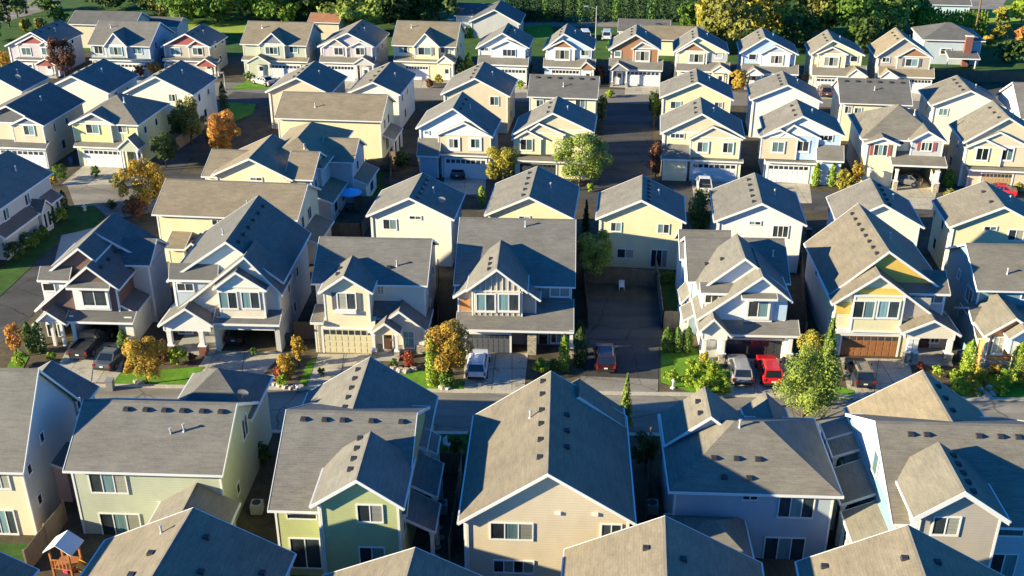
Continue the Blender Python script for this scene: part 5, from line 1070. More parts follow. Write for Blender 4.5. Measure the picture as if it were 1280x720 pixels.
shrub('golden shrub right of the columnar pair', 1054, 238, 212, 24, 'yellow', 'wild'); shrub('tall orange-gold shrub left of the red-shuttered house', 1070, 232, 200, 18, 'autumn', 'wild'); shrub('round clipped green shrub right of the open garage', 1185, 232, 212, 14, 'lime', 'column')
tree('bare brownish tree left of the red-shuttered house', 1056, 166, 134, 24, 'russet', 'wild', dens=.4); shrub('bright bush on the street corner at the right edge', 1273, 240, 228, 12, 'yellow'); shrub('reddish tree in the shade right of the dead-end lane', 819, 222, 176, 18, 'russet', 'wild'); tree('dark tree at the top of the dead-end lane, right', 817, 160, 112, 20, 'dark', 'wild')
shrub('grey-green bush left of the dead-end lane', 752, 154, 118, 16, 'olive', 'wild'); shrub('small round lime bush at the foot of the light green street tree', 738, 240, 228, 10, 'lime')
shrub('russet tree at the white bay house entry', 748, 104, 80, 18, 'russet', 'wild'); tree('autumn tree right of the yellow-and-grey house', 923, 116, 88, 26, 'autumn', 'wild'); shrub('small blue-green conifer left of the yellow-and-grey house', 842, 100, 78, 10, 'green', 'cone'); shrub('orange bush left of the cream-yellow and grey house', 1012, 106, 88, 22, 'orange', 'wild')
shrub('pale conifer between the white and sky-blue houses', 664, 98, 78, 12, 'olive', 'cone'); shrub('yellow bush in front of the bright yellow house', 549, 106, 92, 10, 'yellow'); shrub('lime bush beside the mauve-grey house porch', 460, 98, 87, 8, 'lime'); shrub('dark shrub at the sage house entry', 312, 102, 90, 14, 'green', 'wild')
shrub('lime bush in the yard below the pale yellow notched house', 1186, 166, 152, 12, 'lime'); tree('bare shrubby tree between the white and the dark ridge roof houses', 1062, 170, 140, 14, 'russet', 'wild'); shrub('round dark bush in the yard of the blue umbrella', 501, 210, 188, 22, 'dark')
shrub('bluish-grey bush at the lane corner by the batten house garage', 724, 430, 400, 14, 'dark', 'wild'); shrub('dark bush in the gap right of the large tan house', 806, 590, 540, 36, 'dark', 'wild'); shrub('green bush by the fence behind the olive-green house', 570, 570, 546, 22, 'dark', 'wild')
# belt of trees beyond the far street
g_ = 'big trees beyond the far street'
BELT = [(-12, 52, 14, 34, 'green', 'wild', 'green tree at the far left edge below the corner tree'), (52, 40, 22, 16, 'olive', 'wild', 'olive bush right of the far left road'), (150, 10, -30, 60, 'dark', 'wild', 'dark tree beyond the far left road'), (40, 60, 42, 20, 'green', 'wild', 'green bush left of the red-gabled grey house'), (58, 14, -6, 24, 'green', 'wild', 'green tree beside the far left road'),(268, 30, -20, 40, 'green', 'wild', 'green tree between the meadow strip and the light green tree'), (325, 20, -36, 46, 'dark', 'wild', 'dark tree rising behind the dense green pair'), (372, 22, -34, 46, 'green', 'wild', 'green tree rising behind the brown shed'), (425, 26, -40, 50, 'dark', 'wild', 'dark tree left of the bright tree'), (475, 24, -40, 54, 'green', 'wild', 'deep green tree right of the bright tree'), (523, 30, -36, 46, 'green', 'wild', 'deep green tree above the right end of the bright yellow house'), (935, 46, -24, 40, 'dark', 'wild', 'dark tree between the olive-gold and the golden tree'), (1035, 44, -30, 40, 'light', 'wild', 'light tree behind the olive one'), (1128, 44, -20, 36, 'green', 'wild', 'green tree at the left end of the arborvitae row'), (858, 36, 2, 24, 'green', 'wild', 'green bush tree left of the gold tree'), (1000, 60, 18, 26, 'dark', 'wild', 'low dark tree under the olive tree'), (190, 16, -14, 30, 'dark', 'wild', 'dark tree above the long low roof'), (245, 22, -4, 20, 'light', 'wild', 'small sunlit tree at the meadow strip')]
for u, v, t, w, c, k, l in BELT+list(((12, 34, -30, 50, 'dark', 'wild', 'dark tree filling the upper left corner'), (75, 30, 8, 22, 'green', 'wild', 'rounded green tree left of the long low roof'), (33, 40, 22, 14, 'olive', 'wild', 'olive bush beside the far left road'),
    (205, 22, -6, 26, 'olive', 'wild', 'sunlit yellowish tree above the long low roof'), (230, 30, -14, 44, 'green', 'wild', 'green tree left of the sunlit meadow strip'), (302, 26, -24, 52, 'light', 'wild', 'light green tree right of the sunlit meadow strip'),
    (345, 30, -26, 56, 'green', 'wild', 'dense green tree above the sage house'), (395, 28, -34, 50, 'dark', 'wild', 'dark tree behind the brown shed'), (448, 42, -20, 58, 'light', 'wild', 'bright tree right of the brown shed'), (500, 36, -30, 54, 'dark', 'wild', 'dark tree above the bright yellow house'),
    (545, 34, -30, 50, 'dark', 'wild', 'dark tree left of the charcoal-roofed bungalow'), (905, 66, -16, 62, 'olive', 'round', 'tall olive-gold tree above the yellow-and-grey house'), (885, 50, -20, 30, 'yellow', 'wild', 'gold tree left of the tall olive-gold tree'),
    (962, 54, -20, 52, 'yellow', 'wild', 'golden tree above the pale-blue and white house'), (1010, 52, -24, 54, 'olive', 'wild', 'olive tree above the cream-yellow and grey house'), (1058, 56, -20, 52, 'green', 'wild', 'green tree between the two rightmost far houses'), (1105, 50, -14, 50, 'light', 'wild', 'light green tree above the taupe house'), (1145, 40, -10, 34, 'green', 'wild', 'green tree left of the arborvitae row'), (985, 66, 20, 34, 'dark', 'wild', 'dark low tree between the two golden-belt houses'), (1080, 66, 20, 34, 'dark', 'wild', 'dark low tree below the green belt at right'),
    (1250, 30, 8, 22, 'yellow', 'round', 'round yellow tree near the top right corner'), (1276, 28, 0, 26, 'lime', 'round', 'lime tree in the top right corner'), (1250, 48, 28, 24, 'yellow', 'round', 'low yellow tree below the round one at top right'), (1276, 52, 32, 20, 'orange', 'wild', 'orange shrub tree at the right edge near the top'), (1262, 78, 50, 40, 'dark', 'wild', 'dark spreading tree right of the brick chimney'), (1234, 60, 45, 14, 'autumn', 'wild', 'small autumn bush right of the brick chimney'),
    (765, 66, 50, 12, 'green', 'wild', 'green bush left of the tan hip roof'), (905, 100, 86, 8, 'green', 'wild', 'small bush below the yellow-and-grey house'),(108, 46, 27, 20,'green','wild','clipped green tree beside the long low roof'), (105, 30, 14, 18, 'dark','wild','dark bush behind the clipped green tree'))):
    tree(l, u, v, t, w*(1.45 if t < 5 else 1.1), c, k, group=g_, clear=.04, leaf=.34)
for i in range(24):
    u = 1146+i*3.6
    shrub(['slender lime arborvitae in the long row at top right', 'slender lime arborvitae in the long row at top right'][0], u, 47, 12+(i % 3), 6.5, 'lime', 'column', 'row of arborvitae at top right', 'arborvitae', 'arborvitae', n=450)
for i in range(18):
    u = 640+i*14.5
    shrub('dark hedge conifer in the clipped row along the top edge', u, 27, -14+(i*7 % 4), 17, 'dark' if i % 3 else 'green', 'column', 'dark hedge along the top edge', 'hedge_conifer', 'conifer', n=600)
for i in range(22):
    u = 205+i*11
    shrub('dark conifer of the shelter belt behind the meadow strip', u+100*0, 14, -40, 14, 'dark', 'column', 'shelter belt along the top left', 'hedge_conifer', 'conifer', n=600)
for i in range(7): shrub('yellow-green hedge plant in the row by the charcoal-roofed bungalow', 579+i*5, 48-i*.4, 33, 6, 'lime', 'column', 'yellow-green hedge row by the bungalow', 'hedge_conifer', 'conifer', n=300)

# more garden planting, in the gaps and back yards
for u, v, t, w, c, k, l in ((752, 346, 330, 22, 'dark', 'wild', 'dark bush in the left corner of the fenced yard at the lane end'), (835, 352, 340, 34, 'green', 'wild', 'low hedge in the yard right of the lane fence'), (655, 240, 226, 14, 'russet', 'wild', 'russet bush by the golden autumn tree'),
    (935, 246, 228, 18, 'green', 'wild', 'green bush between the white pickup and the pale blue house'), (942, 240, 226, 8, 'lime', 'column', 'small lime conifer left of the bright white garage'), (1186, 250, 236, 16, 'olive', 'wild', 'olive bush left of the brownish garage'), (532, 232, 216, 12, 'green', 'wild', 'dark entry bush of the white batten house'),
    (500, 262, 240, 22, 'dark', 'wild', 'dark bush behind the cream-white dish house'), (545, 470, 456, 10, 'olive', 'wild', 'olive bush at the edge of the yellow house lawn'), (590, 560, 540, 16, 'green', 'wild', 'green bush behind the large tan house eave'), (1044, 585, 560, 16, 'dark', 'wild', 'dark bush in the yard strip by the slatted porch'),
    (330, 580, 552, 22, 'dark', 'wild', 'dark bush in the gap right of the sage-grey house'), (470, 104, 92, 10, 'lime', 'wild', 'lime bush in the garden between the mauve-grey and yellow houses'), (537, 110, 98, 10, 'russet', 'wild', 'russet bush left of the yellow bush'), (650, 112, 100, 14, 'lime', 'wild', 'lime hedge at the corner of the white grey-gabled house'),
    (762, 122, 112, 12, 'lime', 'wild', 'lime bush at the head of the dead-end lane'), (1090, 122, 110, 12, 'green', 'wild', 'green bush by the last far-street house'), (592, 112, 96, 14, 'green', 'wild', 'green bush in the dark gap of the far street'), (575, 100, 70, 14, 'dark', 'column', 'tall dark shrub right of the bright yellow house'), (586, 98, 66, 12, 'green', 'column', 'second tall shrub right of the bright yellow house'),
    (140, 262, 250, 14, 'dark', 'wild', 'dark shrub below the driveway bend'), (120, 222, 206, 12, 'green', 'wild', 'green bush between the two white garages at left'), (196, 232, 214, 18, 'green', 'wild', 'green bush right of the corner porch'), (262, 176, 160, 14, 'green', 'wild', 'green bush at the end of the sunlit grey fence'),
    (402, 470, 460, 9, 'green', 'wild', 'small green shrub at the striped lawn'), (476, 462, 452, 9, 'olive', 'wild', 'small olive shrub left of the entry step'), (1150, 462, 452, 10, 'red', 'wild', 'small red plant on the porch of the mustard-gabled house'), (240, 452, 440, 12, 'russet', 'wild', 'pinkish shrub under the porch window of the cream house'), (318, 444, 434, 8, 'green', 'wild', 'small pot shrub at the open garage corner'),
    (66, 452, 440, 12, 'lime', 'wild', 'lime shrub right of the dark arborvitae pair'), (860, 484, 470, 18, 'lime', 'wild', 'lime shrub in the middle of the bed left of the silver car'), (1250, 494, 482, 18, 'lime', 'wild', 'lime ground shrub at the right-hand kerb')):
    shrub(l, u, v, t, w, c, k)
# ================================================================ vehicles
def paint(name, rgb):
    if name in MATS: return MATS[name]
    m = plain(name, rgb, .3, 0, .5); b = m.node_tree.nodes['Principled BSDF']; b.inputs['Coat Weight'].default_value = .6; b.inputs['Coat Roughness'].default_value = .08; return m
TYRE = plain('tyre_rubber', (.018,)*3, .85); RIM = plain('rim_metal', (.45,.45,.46), .3, .8); REDL = plain('tail_lamp', (.30,.012,.01), .25); HEADL = plain('head_lamp', (.75,.75,.72), .15); BLK = plain('black_plastic', (.02,.02,.022), .6); PLATE = plain('plate', (.7,.7,.68), .5)
CARGLASS = plain('car_glass', (.012,.016,.02), .06, 0, .9)
def car(label, u, v, colour, kind='suv', heading=0.0, name=None, cat='car', yaw=2.7, group='parked cars', rack=False, pale_roof=None):
    """u, v: point on the ground below the middle of the end that faces the viewer"""
    X, Y = at(u, v); m = paint('paint_'+label.split()[0]+str(len(MATS)), colour); o = empty(name or {'suv': 'parked_suv', 'sedan': 'parked_car', 'pickup': 'pickup_truck', 'van': 'parked_van'}[kind], X, Y, -R(yaw)+R(heading)); tag(o, label, cat, group)
    L, wd = {'suv': (4.6, .92), 'sedan': (4.6, .89), 'pickup': (5.4, .96), 'van': (5.0, .97)}[kind]
    st = {'suv': [(.0,.42,.70,.80), (.08,.34,1.0,.90), (.5,.28,1.02,1), (3.0,.28,1.02,1), (3.35,.28,1.04,.99), (4.1,.30,.95,.95), (4.5,.34,.82,.86), (4.6,.42,.66,.74)],
          'sedan': [(.0,.40,.66,.80), (.08,.30,.92,.88), (.8,.26,.96,.98), (3.0,.26,.92,1), (3.4,.26,.93,.98), (4.1,.28,.82,.94), (4.5,.32,.70,.84), (4.6,.40,.58,.72)],
          'pickup': [(.0,.50,.80,.90), (.06,.42,1.08,.95), (1.9,.36,1.08,1), (3.6,.36,1.10,1), (3.9,.36,1.12,.99), (4.9,.38,1.04,.95), (5.3,.42,.92,.88), (5.4,.5,.74,.80)],
          'van': [(.0,.40,.8,.9), (.06,.3,1.1,.95), (3.8,.28,1.1,1), (4.2,.28,1.08,.98), (4.8,.32,.95,.9), (5.0,.4,.7,.78)]}[kind]
    b = MB(); rings = []
    for (y, zb, zt, w) in st:
        w *= wd; zm = zb+(zt-zb)*.55; rings.append([(-w*.96, y, zb), (-w, y, zm), (-w*.97, y, zt-.06), (-w*.88, y, zt), (w*.88, y, zt), (w*.97, y, zt-.06), (w, y, zm), (w*.96, y, zb)])
    for i in range(len(rings)-1):
        for k in range(8): j = (k+1) % 8; b.face([rings[i][k], rings[i][j], rings[i+1][j], rings[i+1][k]], m)
    b.face(rings[0], m); b.face(list(reversed(rings[-1])), m)
    zbelt = st[2][2]
    if kind == 'pickup':                                  # open bed: dark tub let in between raised rails
        b.box(-wd*.78, wd*.78, .16, 1.75, zbelt+.002, zbelt+.01, BLK)
        for a, c in ((-wd*.9, -wd*.79), (wd*.79, wd*.9)): b.box(a, c, .1, 1.8, zbelt, zbelt+.14, m)
        b.box(-wd*.785, wd*.785, .06, .15, zbelt, zbelt+.14, m)
    cab = {'suv': (.12, .45, 2.35, 3.25, 1.68), 'sedan': (.65, 1.25, 2.35, 3.2, 1.40), 'pickup': (1.85, 1.98, 3.0, 3.75, 1.80), 'van': (.1, .25, 3.2, 4.1, 1.85)}[kind]
    y0, y1, y2, y3, zr = cab; wb, wt = wd*.88, wd*.74
    body = b.build('body', o)
    gl = MB(); base = [(-wb, y0, zbelt-.01), (wb, y0, zbelt-.01), (wb, y3, zbelt-.01), (-wb, y3, zbelt-.01)]; tp = [(-wt, y1, zr-.05), (wt, y1, zr-.05), (wt, y2, zr-.05), (-wt, y2, zr-.05)]
    for i in range(4): j = (i+1) % 4; gl.face([base[i], base[j], tp[j], tp[i]], CARGLASS)
    gl.build('window', o)
    rf = MB(); rp = pale_roof and paint('paint_roof_'+label.split()[0], pale_roof) or m
    q = [(-wt-.02, y1-.02, zr-.06), (wt+.02, y1-.02, zr-.06), (wt+.02, y2+.02, zr-.06), (-wt-.02, y2+.02, zr-.06)]; q2 = [(-wt+.12, y1+.12, zr), (wt-.12, y1+.12, zr), (wt-.12, y2-.1, zr), (-wt+.12, y2-.1, zr)]
    for i in range(4): j = (i+1) % 4; rf.face([q[i], q[j], q2[j], q2[i]], rp)
    rf.face(q2, rp)
    def pillar(p, r, w_):                                 # body-coloured pillars over the glass
        rf.face([(p[0]-w_, p[1], p[2]), (p[0]+w_, p[1], p[2]), (r[0]+w_, r[1], r[2]), (r[0]-w_, r[1], r[2])], rp)
    for sx in (-1, 1):
        for (ya, yb) in ((y0, y1), (y3, y2)):
            e = -.015 if ya == y0 else .015
            rf.face([(sx*(wb+.012), ya+e, zbelt-.01), (sx*(wb-.10), ya+e, zbelt-.01), (sx*(wt-.09), yb+e, zr-.05), (sx*(wt+.012), yb+e, zr-.05)], m)
            f2 = .12 if ya == y0 else -.12; rf.face([(sx*(wb+.013), ya, zbelt-.01), (sx*(wb+.013), ya+f2, zbelt-.01), (sx*(wt+.013), yb+f2, zr-.05), (sx*(wt+.013), yb, zr-.05)], m)
        for ym in ((y0+(y3-y0)*.36), (y0+(y3-y0)*.62)):
            t_ = (ym-y0)/(y3-y0); yt = y1+(y2-y1)*t_; rf.face([(sx*(wb+.013), ym-.04, zbelt), (sx*(wb+.013), ym+.04, zbelt), (sx*(wt+.013), yt+.04, zr-.05), (sx*(wt+.013), yt-.04, zr-.05)], m)
        if rack: rf.box(sx*(wt-.16)-.02, sx*(wt-.16)+.02, y1+.2, y2-.2, zr+.03, zr+.07, GALV if rack == 'metal' else BLK)
    if kind in ('suv', 'van'): rf.box(-wt, wt, y1-.14, y1+.05, zr-.07, zr-.03, m)
    rf.build('cabin_roof', o, recalc=False)
    for sx in (-1, 1):
        for yy in (.85 if kind != 'pickup' else 1.05, L-.95):
            w = MB(); n = 14; r0, hw = (.34 if kind != 'pickup' else .39), .12; xx = 0
            w.v = []; base_ = [(-hw, r0), (-hw*.9, r0), ]
            for s2 in (-1, 1):
                w.v += [(s2*hw, r0*cos(2*pi*i/n), r0*sin(2*pi*i/n)) for i in range(n)]
            for i in range(n): j = (i+1) % n; w.f.append((i, j, n+j, n+i)); w.m.append(w.mi(TYRE))
            w.f.append(tuple(range(n))); w.m.append(0); w.f.append(tuple(range(2*n-1, n-1, -1))); w.m.append(0)
            wo = w.build('wheel', o, (sx*(wd-.07), yy, r0)); ri = MB()
            rr = r0*.62; ri.face([(sx*(hw+.006), rr*cos(2*pi*i/n), rr*sin(2*pi*i/n)) for i in range(n)], RIM)
            ri.build('rim', wo, recalc=False)
        tl = MB(); zt = zbelt-.06; tl.box(sx*wd*.72, sx*wd*.93, -.012 if kind != 'pickup' else -.0, .1, zt-.30, zt-.02, REDL); tl.build('tail_light', o)
        hl = MB(); hl.box(sx*wd*.55, sx*wd*.84, L-.22, L-.06, .60, .74, HEADL); hl.build('headlight', o)
        mr = MB(); mr.box(sx*(wd+.02), sx*(wd+.2), y3-.55, y3-.42, zbelt, zbelt+.14, m); mr.build('wing_mirror', o)
    bp = MB(); bp.box(-wd*.8, wd*.8, -.07, .04, .36, .54, BLK); bp.build('bumper', o); bp = MB(); bp.box(-wd*.78, wd*.78, L-.06, L+.05, .34, .5, BLK); bp.build('bumper', o); pl = MB(); pl.box(-.16, .16, -.035, .02, .62, .74, PLATE); pl.build('number_plate', o)
    return o
car('white suv with roof rack parked before the autumn tree', 595, 478, (.72,.73,.76), rack='metal')
car('dark red off-road car with black roof in the shaded lane', 757, 469, (.045,.008,.010), rack='black', pale_roof=(.02,.02,.025))
car('silver hatchback parked left of the red car', 928, 485, (.27,.27,.28))
car('bright red car parked beside the silver one', 966, 486, (.55,.012,.02))
car('black suv with white rear bumper before the brown garage', 1081, 489, (.03,.035,.045), rack='black', pale_roof=(.25,.2,.14))
car('black pickup truck before the brown-shingled house', 98, 452, (.02,.02,.024), 'pickup', cat='pickup truck', heading=-6)
car('grey sedan right of the black pickup truck', 128, 467, (.07,.075,.085), 'sedan', heading=-6)
car('black car standing inside the open garage of the cream house', 292, 434, (.012,.012,.014), 'sedan')
car('white pickup truck on the driveway of the cream three-gabled house', 881, 247, (.62,.63,.66), 'pickup', cat='pickup truck', yaw=6.6)
car('dark grey car under the open carport of the red-shuttered house', 1152, 233, (.14,.14,.15), 'sedan', yaw=6.6, heading=70)
car('bright red car at the kerb near the right edge', 1270, 246, (.5,.02,.03), 'sedan', yaw=6.6, heading=75)
car('dark sedan before the blue-white garage of the batten-gabled house', 571, 226, (.03,.03,.04), 'sedan', yaw=6.6)
car('silver car by the sage house lawn on the far street', 341, 108, (.4,.4,.4), 'sedan', yaw=7, heading=60)
car('white van parked left of the tall street lamp', 733, 52, (.7,.7,.7), 'van', yaw=7, heading=10)
car('pale blue van parked right of the tall street lamp', 758, 52, (.5,.55,.6), 'van', yaw=7, heading=0)
car('dark brown car between the white-backed and ridge-roofed houses', 1033, 123, (.10,.06,.06), 'suv', yaw=7)
# ================================================================ street furniture and yard things
POLE = plain('lamp_metal', (.42,.42,.40), .5, .3); WOODP = varied('pole_wood', (.17,.12,.08), .8, 1.2, (4,4,.4), 3, 1)
def lamp(label, u, v, top, arm=1.6):
    X, Y = at(u, v); yc = (top-360)/F; a = atan2(SP+yc*CP, CP-yc*SP); h = H-Y*tan(a)
    o = empty('street_lamp', X, Y); tag(o, label, 'street lamp', 'street lamps'); b = MB(); b.cyl(0, 0, 0, .3, .2, .16, POLE, 10); b.cyl(0, 0, .3, h, .1, .06, POLE, 10); b.build('pole', o)
    r_ = MB(); prev = (0, h-.5)
    for i in range(1, 6):
        t = i/5; q = (-arm*t, h-.5+.5*sin(t*pi/2)); r_.sweep([(prev[0], prev[1]-.05), (q[0], q[1]-.05), (q[0], q[1]+.05), (prev[0], prev[1]+.05)], -.05, .05, 'y', POLE); prev = q
    r_.build('arm', o); l = MB(); l.sweep([(-arm-.7, h-.05), (-arm, h-.08), (-arm+.1, h+.12), (-arm-.5, h+.1)], -.16, .16, 'y', POLE); l.build('lamp_head', o)
lamp('tall grey street lamp between the two pale vans at the top', 744, 62, 8); lamp('short lamp post with pale globe at the driveway lawn, upper left', 282, 112, 91, .1)
def upole(label, u, v, h, cross=False):
    X, Y = at(u, v); o = empty('utility_pole', X, Y); tag(o, label, 'utility pole'); b = MB(); b.cyl(0, 0, 0, h, .2, .13, WOODP, 8); b.build('pole', o)
    if cross: c = MB(); c.box(-1.1, 1.1, -.06, .06, h-.9, h-.75, WOODP); c.build('crossarm', o)
upole('pale utility pole near the top right corner', 1217, 50, 12, True); upole('thin utility pole above the reddish far fence', 703, 26, 10); upole('utility pole near the far left road', 22, 22, 10, True)
# blue cantilever umbrella with table and chairs
X, Y = at(437, 239, 2.3); o = empty('patio_umbrella', X, Y); tag(o, 'bright blue patio umbrella open over the dark back yard', 'umbrella'); b = MB(); n = 8; BL = plain('umbrella_blue', (.12,.50,.85), .7)
for i in range(n):
    a, c = 2*pi*i/n, 2*pi*(i+1)/n; r_ = 1.5; b.face([(0, 0, 2.75), (r_*cos(a), r_*sin(a), 2.2), (r_*cos(c), r_*sin(c), 2.2)], BL); b.face([(r_*cos(a), r_*sin(a), 2.2), (r_*cos(c), r_*sin(c), 2.2), (r_*cos(c), r_*sin(c), 2.08), (r_*cos(a), r_*sin(a), 2.08)], BL)
b.build('canopy', o); p = MB(); p.cyl(0, 0, 0, 2.8, .03, .03, POLE, 6); p.build('pole', o)
def table(label, u, v, col):
    X, Y = at(u, v); o = empty('patio_table', X, Y); tag(o, label, 'table'); b = MB(); b.cyl(0, 0, .7, .74, .6, .6, plain('table_'+str(u), col, .6), 14); b.build('tabletop', o)
    for i in range(4): a = pi/4+i*pi/2; l = MB(); l.box(.4*cos(a)-.03, .4*cos(a)+.03, .4*sin(a)-.03, .4*sin(a)+.03, 0, .7, DARK); l.build('leg', o)
def chair(label, u, v, col, rz=0):
    X, Y = at(u, v); o = empty('garden_chair', X, Y, rz); tag(o, label, 'chair', 'garden chairs'); m = plain('chair_%.2f' % col[0], col, .6); b = MB(); b.box(-.28, .28, -.28, .28, .4, .45, m); b.build('seat', o); b = MB(); b.box(-.28, .28, .25, .3, .46, .95, m); b.build('backrest', o)
    for a in (-.24, .24):
        for c in (-.24, .24): l = MB(); l.box(a-.025, a+.025, c-.025, c+.025, 0, .4, m); l.build('leg', o)
table('round patio table under the blue umbrella', 437, 264, (.1,.1,.12)); chair('dark chair below the blue umbrella', 428, 271, (.05,.05,.06), 2); chair('white garden chair alone in the fenced yard at the lane end', 777, 362, (.7,.7,.72), 0); chair('pale chair in the yard left of the olive-green wing gap', 560, 560, (.6,.6,.62), 1)
def bin_(label, u, v, col):
    X, Y = at(u, v); o = empty('wheeled_bin', X, Y); tag(o, label, 'bin'); m = plain('bin_%.2f' % col[0], col, .5); b = MB(); b.sweep([(-.24, 0), (.24, 0), (.3, .95), (-.3, .95)], -.3, .3, 'y', m); b.build('body', o); l = MB(); l.box(-.33, .33, -.35, .35, .952, 1.02, m); l.build('lid', o)
bin_('grey bin at the kerb below the lawn of the round orange tree', 139, 487, (.25,.25,.26)); bin_('dark blue bin beside the lime-yellow house', 90, 205, (.03,.06,.14)); bin_('pale blue bin in the fenced yard at the lane end', 791, 349, (.25,.4,.6)); bin_('dark bin in the alley left of the cream-white dish house', 1010, 296, (.02,.05,.05))
far_ = 0
# garden lantern
X, Y = at(841, 485); o = empty('garden_lantern', X, Y); tag(o, 'small white garden lantern post at the lane corner', 'lantern'); b = MB(); b.cyl(0, 0, 0, .1, .24, .2, TRIM, 8); b.cyl(0, 0, .1, .55, .08, .06, TRIM, 8); b.build('post', o); b = MB(); b.cyl(0, 0, .55, .75, .1, .1, TRIM, 6); b.cyl(0, 0, .75, .9, .18, .02, TRIM, 6); b.build('lamp_shade', o)
X, Y = at(106, 263); o = empty('fire_hydrant', X, Y); tag(o, 'white hydrant on the round lawn beside the curved street', 'hydrant'); b = MB(); b.cyl(0, 0, 0, .1, .22, .2, TRIM, 8); b.cyl(0, 0, .1, .65, .14, .13, TRIM, 8); b.cyl(0, 0, .65, .85, .16, .04, TRIM, 8); b.box(-.26, .26, -.07, .07, .42, .56, TRIM); b.build('body', o)
# play set: white roof, timber tower, yellow slide
X, Y = at(88, 722); o = empty('play_set', X, Y, R(-10)); tag(o, 'wooden play set with a white gabled roof and yellow slide', 'play set'); WD = varied('play_wood', (.40,.16,.06), .8, 1.2, rough=.8)
b = MB(); b.sweep([(-1.0, 2.6), (0, 3.3), (1.0, 2.6), (1.0, 2.54), (0, 3.24), (-1.0, 2.54)], -.8, .8, 'y', TRIM, [(0,1,4,5),(1,2,3,4)]); b.build('roof', o)
for a in (-.65, .65):
    for c in (-.6, .6): l = MB(); l.box(a-.06, a+.06, c-.06, c+.06, 0, 2.7, WD); l.build('leg', o)
b = MB(); b.box(-.7, .7, -.65, .65, 1.2, 1.28, WD)
for k in range(6): b.box(-.7+k*.26, -.62+k*.26, -.66, -.60, 1.285, 1.9, WD)
b.box(-.7, .7, -.68, -.6, 1.9, 1.97, WD); b.build('platform', o); s2 = MB(); YL = plain('slide_yellow', (.65,.36,.05), .4); s2.sweep([(.7, 1.25), (2.4, .15), (2.4, .05), (.7, 1.1)], -.3, .3, 'y', YL); s2.sweep([(.7, 1.45), (2.4, .35), (2.4, .15), (.7, 1.25)], -.34, -.302, 'y', YL); s2.sweep([(.7, 1.45), (2.4, .35), (2.4, .15), (.7, 1.25)], .302, .34, 'y', YL); s2.build('slide', o)
X, Y = at(87, 712); tag(_b := MB(), None) if False else None
b = MB(); b.cyl(0, 0, .0, .5, .45, .5, plain('tub_pink', (.6,.05,.15), .5), 12); ob = b.build('toy_tub', loc=(*at(88, 712), 0)); tag(ob, 'pink-red round toy tub by the play set', 'toy')
# rocks in the front beds
rr = random.Random(5)
for i, (u, v) in enumerate(((338,478),(343,481),(350,483),(357,485),(364,486),(371,483),(376,487),(345,475),(492,462),(500,464),(508,465),(517,463),(1226,488),(1231,492),(1236,486),(1240,494),(1222,494),(1234,498),(170,478),(176,480),(560,487),(553,486))):
    b = MB(); n = 7; r0 = rr.uniform(.22, .42); pr = []
    for j, (zz, k) in enumerate(((0, 1), (.35, 1.05), (.7, .7))): pr.append([(r0*k*cos(2*pi*q/n+j*.2)*rr.uniform(.8, 1.15), r0*k*sin(2*pi*q/n+j*.2)*rr.uniform(.8, 1.15), zz*r0*1.3) for q in range(n)])
    m = varied('rock', (.42,.38,.33), .7, 1.2, scale=4, rough=.95)
    for j in range(2):
        for q in range(n): w = (q+1) % n; b.face([pr[j][q], pr[j][w], pr[j+1][w], pr[j+1][q]], m)
    b.face(pr[2], m); ob = b.build('rock', loc=(*at(u, v), 0)); wh = 'the rock bed left of the striped lawn' if u < 380 and u > 300 else 'the edge of the bed under the yellow house window' if 480 < u < 530 else 'the right-hand front bed' if u > 1000 else 'the kerb edge of the front lawn bed'
    tag(ob, 'pale rounded stone in '+wh if not wh.startswith('the kerb') and not wh.startswith('the edge') else 'pale rounded stone at '+wh, 'rock', 'garden stones in '+wh)
# person on the path in the gap of the far row
# ================================================================ buildings beyond the far street
def far_house(label, uL, uR, vE, vR, roof, wall, kind='sg', zE=3.0, yaw=7.0, chim=None, pitch=.4, wins=()):
    h = House(label, uL, uR, vE, zE, yaw, roof, wall, group='low houses beyond the far street')
    if kind == 'sg': g = h.sg(uL, uR, vE, vR, zE=zE, pitch=pitch)
    else:
        x0, x1 = h.x(uL, 0, zE), h.x(uR, 0, zE); lo = h.y((uL+uR)/2, vR, zE+1.5); g = h.hip(x0, x1, 0, max(7, lo*1.6), zE, pitch)
    for w in wins: h.win(*w, y=g['y'])
    if chim: h.chimney(*chim)
    h.done(); return h
far_house('long low slate-roofed building behind the teal-walled house', 84, 168, 31, 14, 'dark', 'tan', zE=4.5, pitch=.45)
far_house('low grey-roofed wing right of the long slate-roofed building', 168, 222, 33, 21, 'dark', 'beige', zE=3.2)
far_house('small rust-brown roofed shed behind the mauve-grey house', 384, 424, 28, 16, 'rust', 'tan', zE=3.4, wins=((390,30,396,36),))
far_house('charcoal-roofed bungalow with pale walls at the top centre', 568, 622, 20, 4, 'dark', 'bluegray', 'sg', 3.2)
h = House('charcoal gabled bungalow wing with white front wall right of the larger one', 588, 652, 28, 3.2, 7, 'dark', 'gray', group='low houses beyond the far street'); h.fg((586,27),(618,12),(650,30), y=.35, back=9); h.done()
far_house('tan hip-roofed bungalow behind the rust-brown house', 800, 886, 50, 32, 'tan', 'cream', 'sg', 3.0)
far_house('grey-roofed bungalow left of the tan hip-roofed one', 772, 838, 40, 24, 'dark', 'bluegray', 'sg', 3.0)
h = House('blue-grey bungalow with a red-brown brick chimney at the upper right', 1168, 1222, 82, 0, 7, 'dark', 'bluegray', group='low houses beyond the far street')
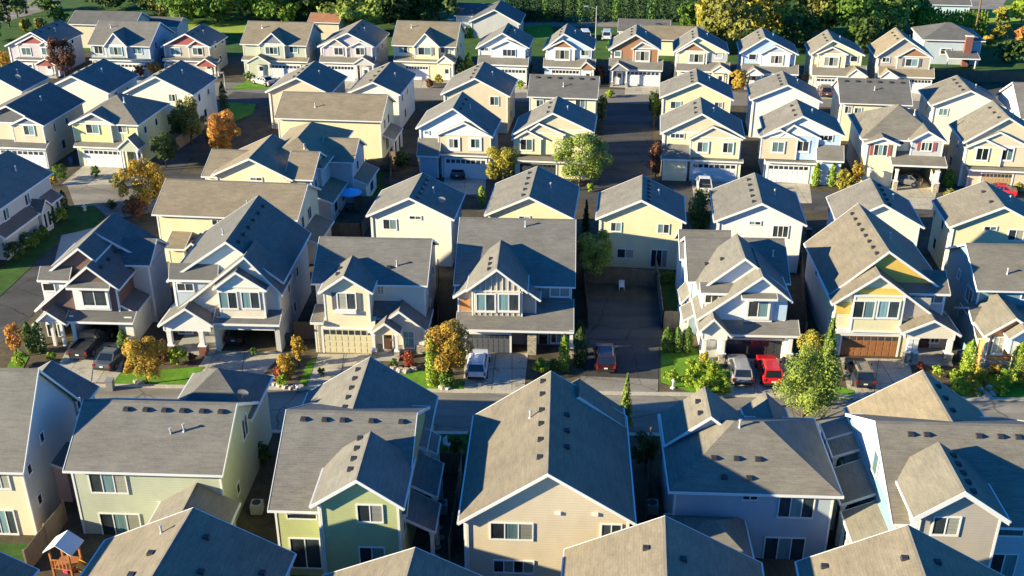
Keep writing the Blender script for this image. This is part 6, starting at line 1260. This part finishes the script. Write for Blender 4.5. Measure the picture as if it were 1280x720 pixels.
g = h.hip(h.x(1146,4,3), h.x(1230,0,3), .2, 10, 4.4, .42); xq = h.x(1208,0,2); h.rparts.append(('c', (xq, -.1, 0), 5.2, wallm('brick'), .6)); h.win(1176,60,1190,68,y=g['y']); h.pentm(h.x(1182,0,2), h.x(1221,0,2), -2.4, 1.9, g['y'], 2.5); h.col(h.x(1184,-2,1), -2.1, 0, 1.8, .15); h.col(h.x(1219,-2,1), -2.1, 0, 1.8, .15); h.done()
far_house('teal-roofed house in the upper right background', 1150, 1215, 6, -8, 'dark', 'blue', 'sg', 3.0)
bpy.data.objects.remove(bpy.data.objects['roof_vent']) if bpy.data.objects['roof_vent'].parent is None else None
for o in list(bpy.data.objects):
    if o.name in ('vent_pipe', 'roof_vent') and o.parent is None: bpy.data.objects.remove(o)

def ac_unit(label, u, v):
    X, Y = at(u, v); o = empty('air_conditioner', X, Y); tag(o, label, 'air conditioner', 'air conditioners beside the houses'); m = plain('ac_grey', (.42,.42,.40), .6); b = MB(); b.box(-.4, .4, -.4, .4, .05, .85, m)
    for k in range(8): b.box(-.42, .42, -.42, .42, .12+k*.085, .15+k*.085, m)
    b.build('body', o); g_ = MB(); g_.cyl(0, 0, .852, .88, .32, .32, DARK, 14); g_.build('fan_grille', o)
ac_unit('grey air conditioner in the gap right of the sage-grey house', 322, 640); ac_unit('grey air conditioner in the alley between the olive-green and tan houses', 552, 640); ac_unit('grey air conditioner in the alley left of the hip-roofed house', 815, 640)
bin_('dark green bin at the right wall of the large cream house', 362, 430, (.02,.06,.03)); bin_('brown bin in the alley right of the yellow shuttered house', 549, 430, (.12,.07,.04)); bin_('black bin between the blue-shaded and mustard-gabled houses', 1006, 440, (.025,.025,.03)); bin_('blue bin below the teal house gap', 1200, 452, (.03,.10,.25))
bin_('grey-green bin beside the slatted porch', 1052, 640, (.2,.25,.22))
for u, v in ((560,660),(563,672),(558,684),(556,696)):
    b = MB(); b.cyl(0, 0, 0, .03, .3, .3, plain('stepping_stone', (.3,.28,.25), .9), 9); o = b.build('stepping_stone', loc=(*at(u-12, v), .01)); tag(o, 'pale round stepping stone in the alley right of the olive-green house', 'stepping stone', 'stepping stones in the alley')
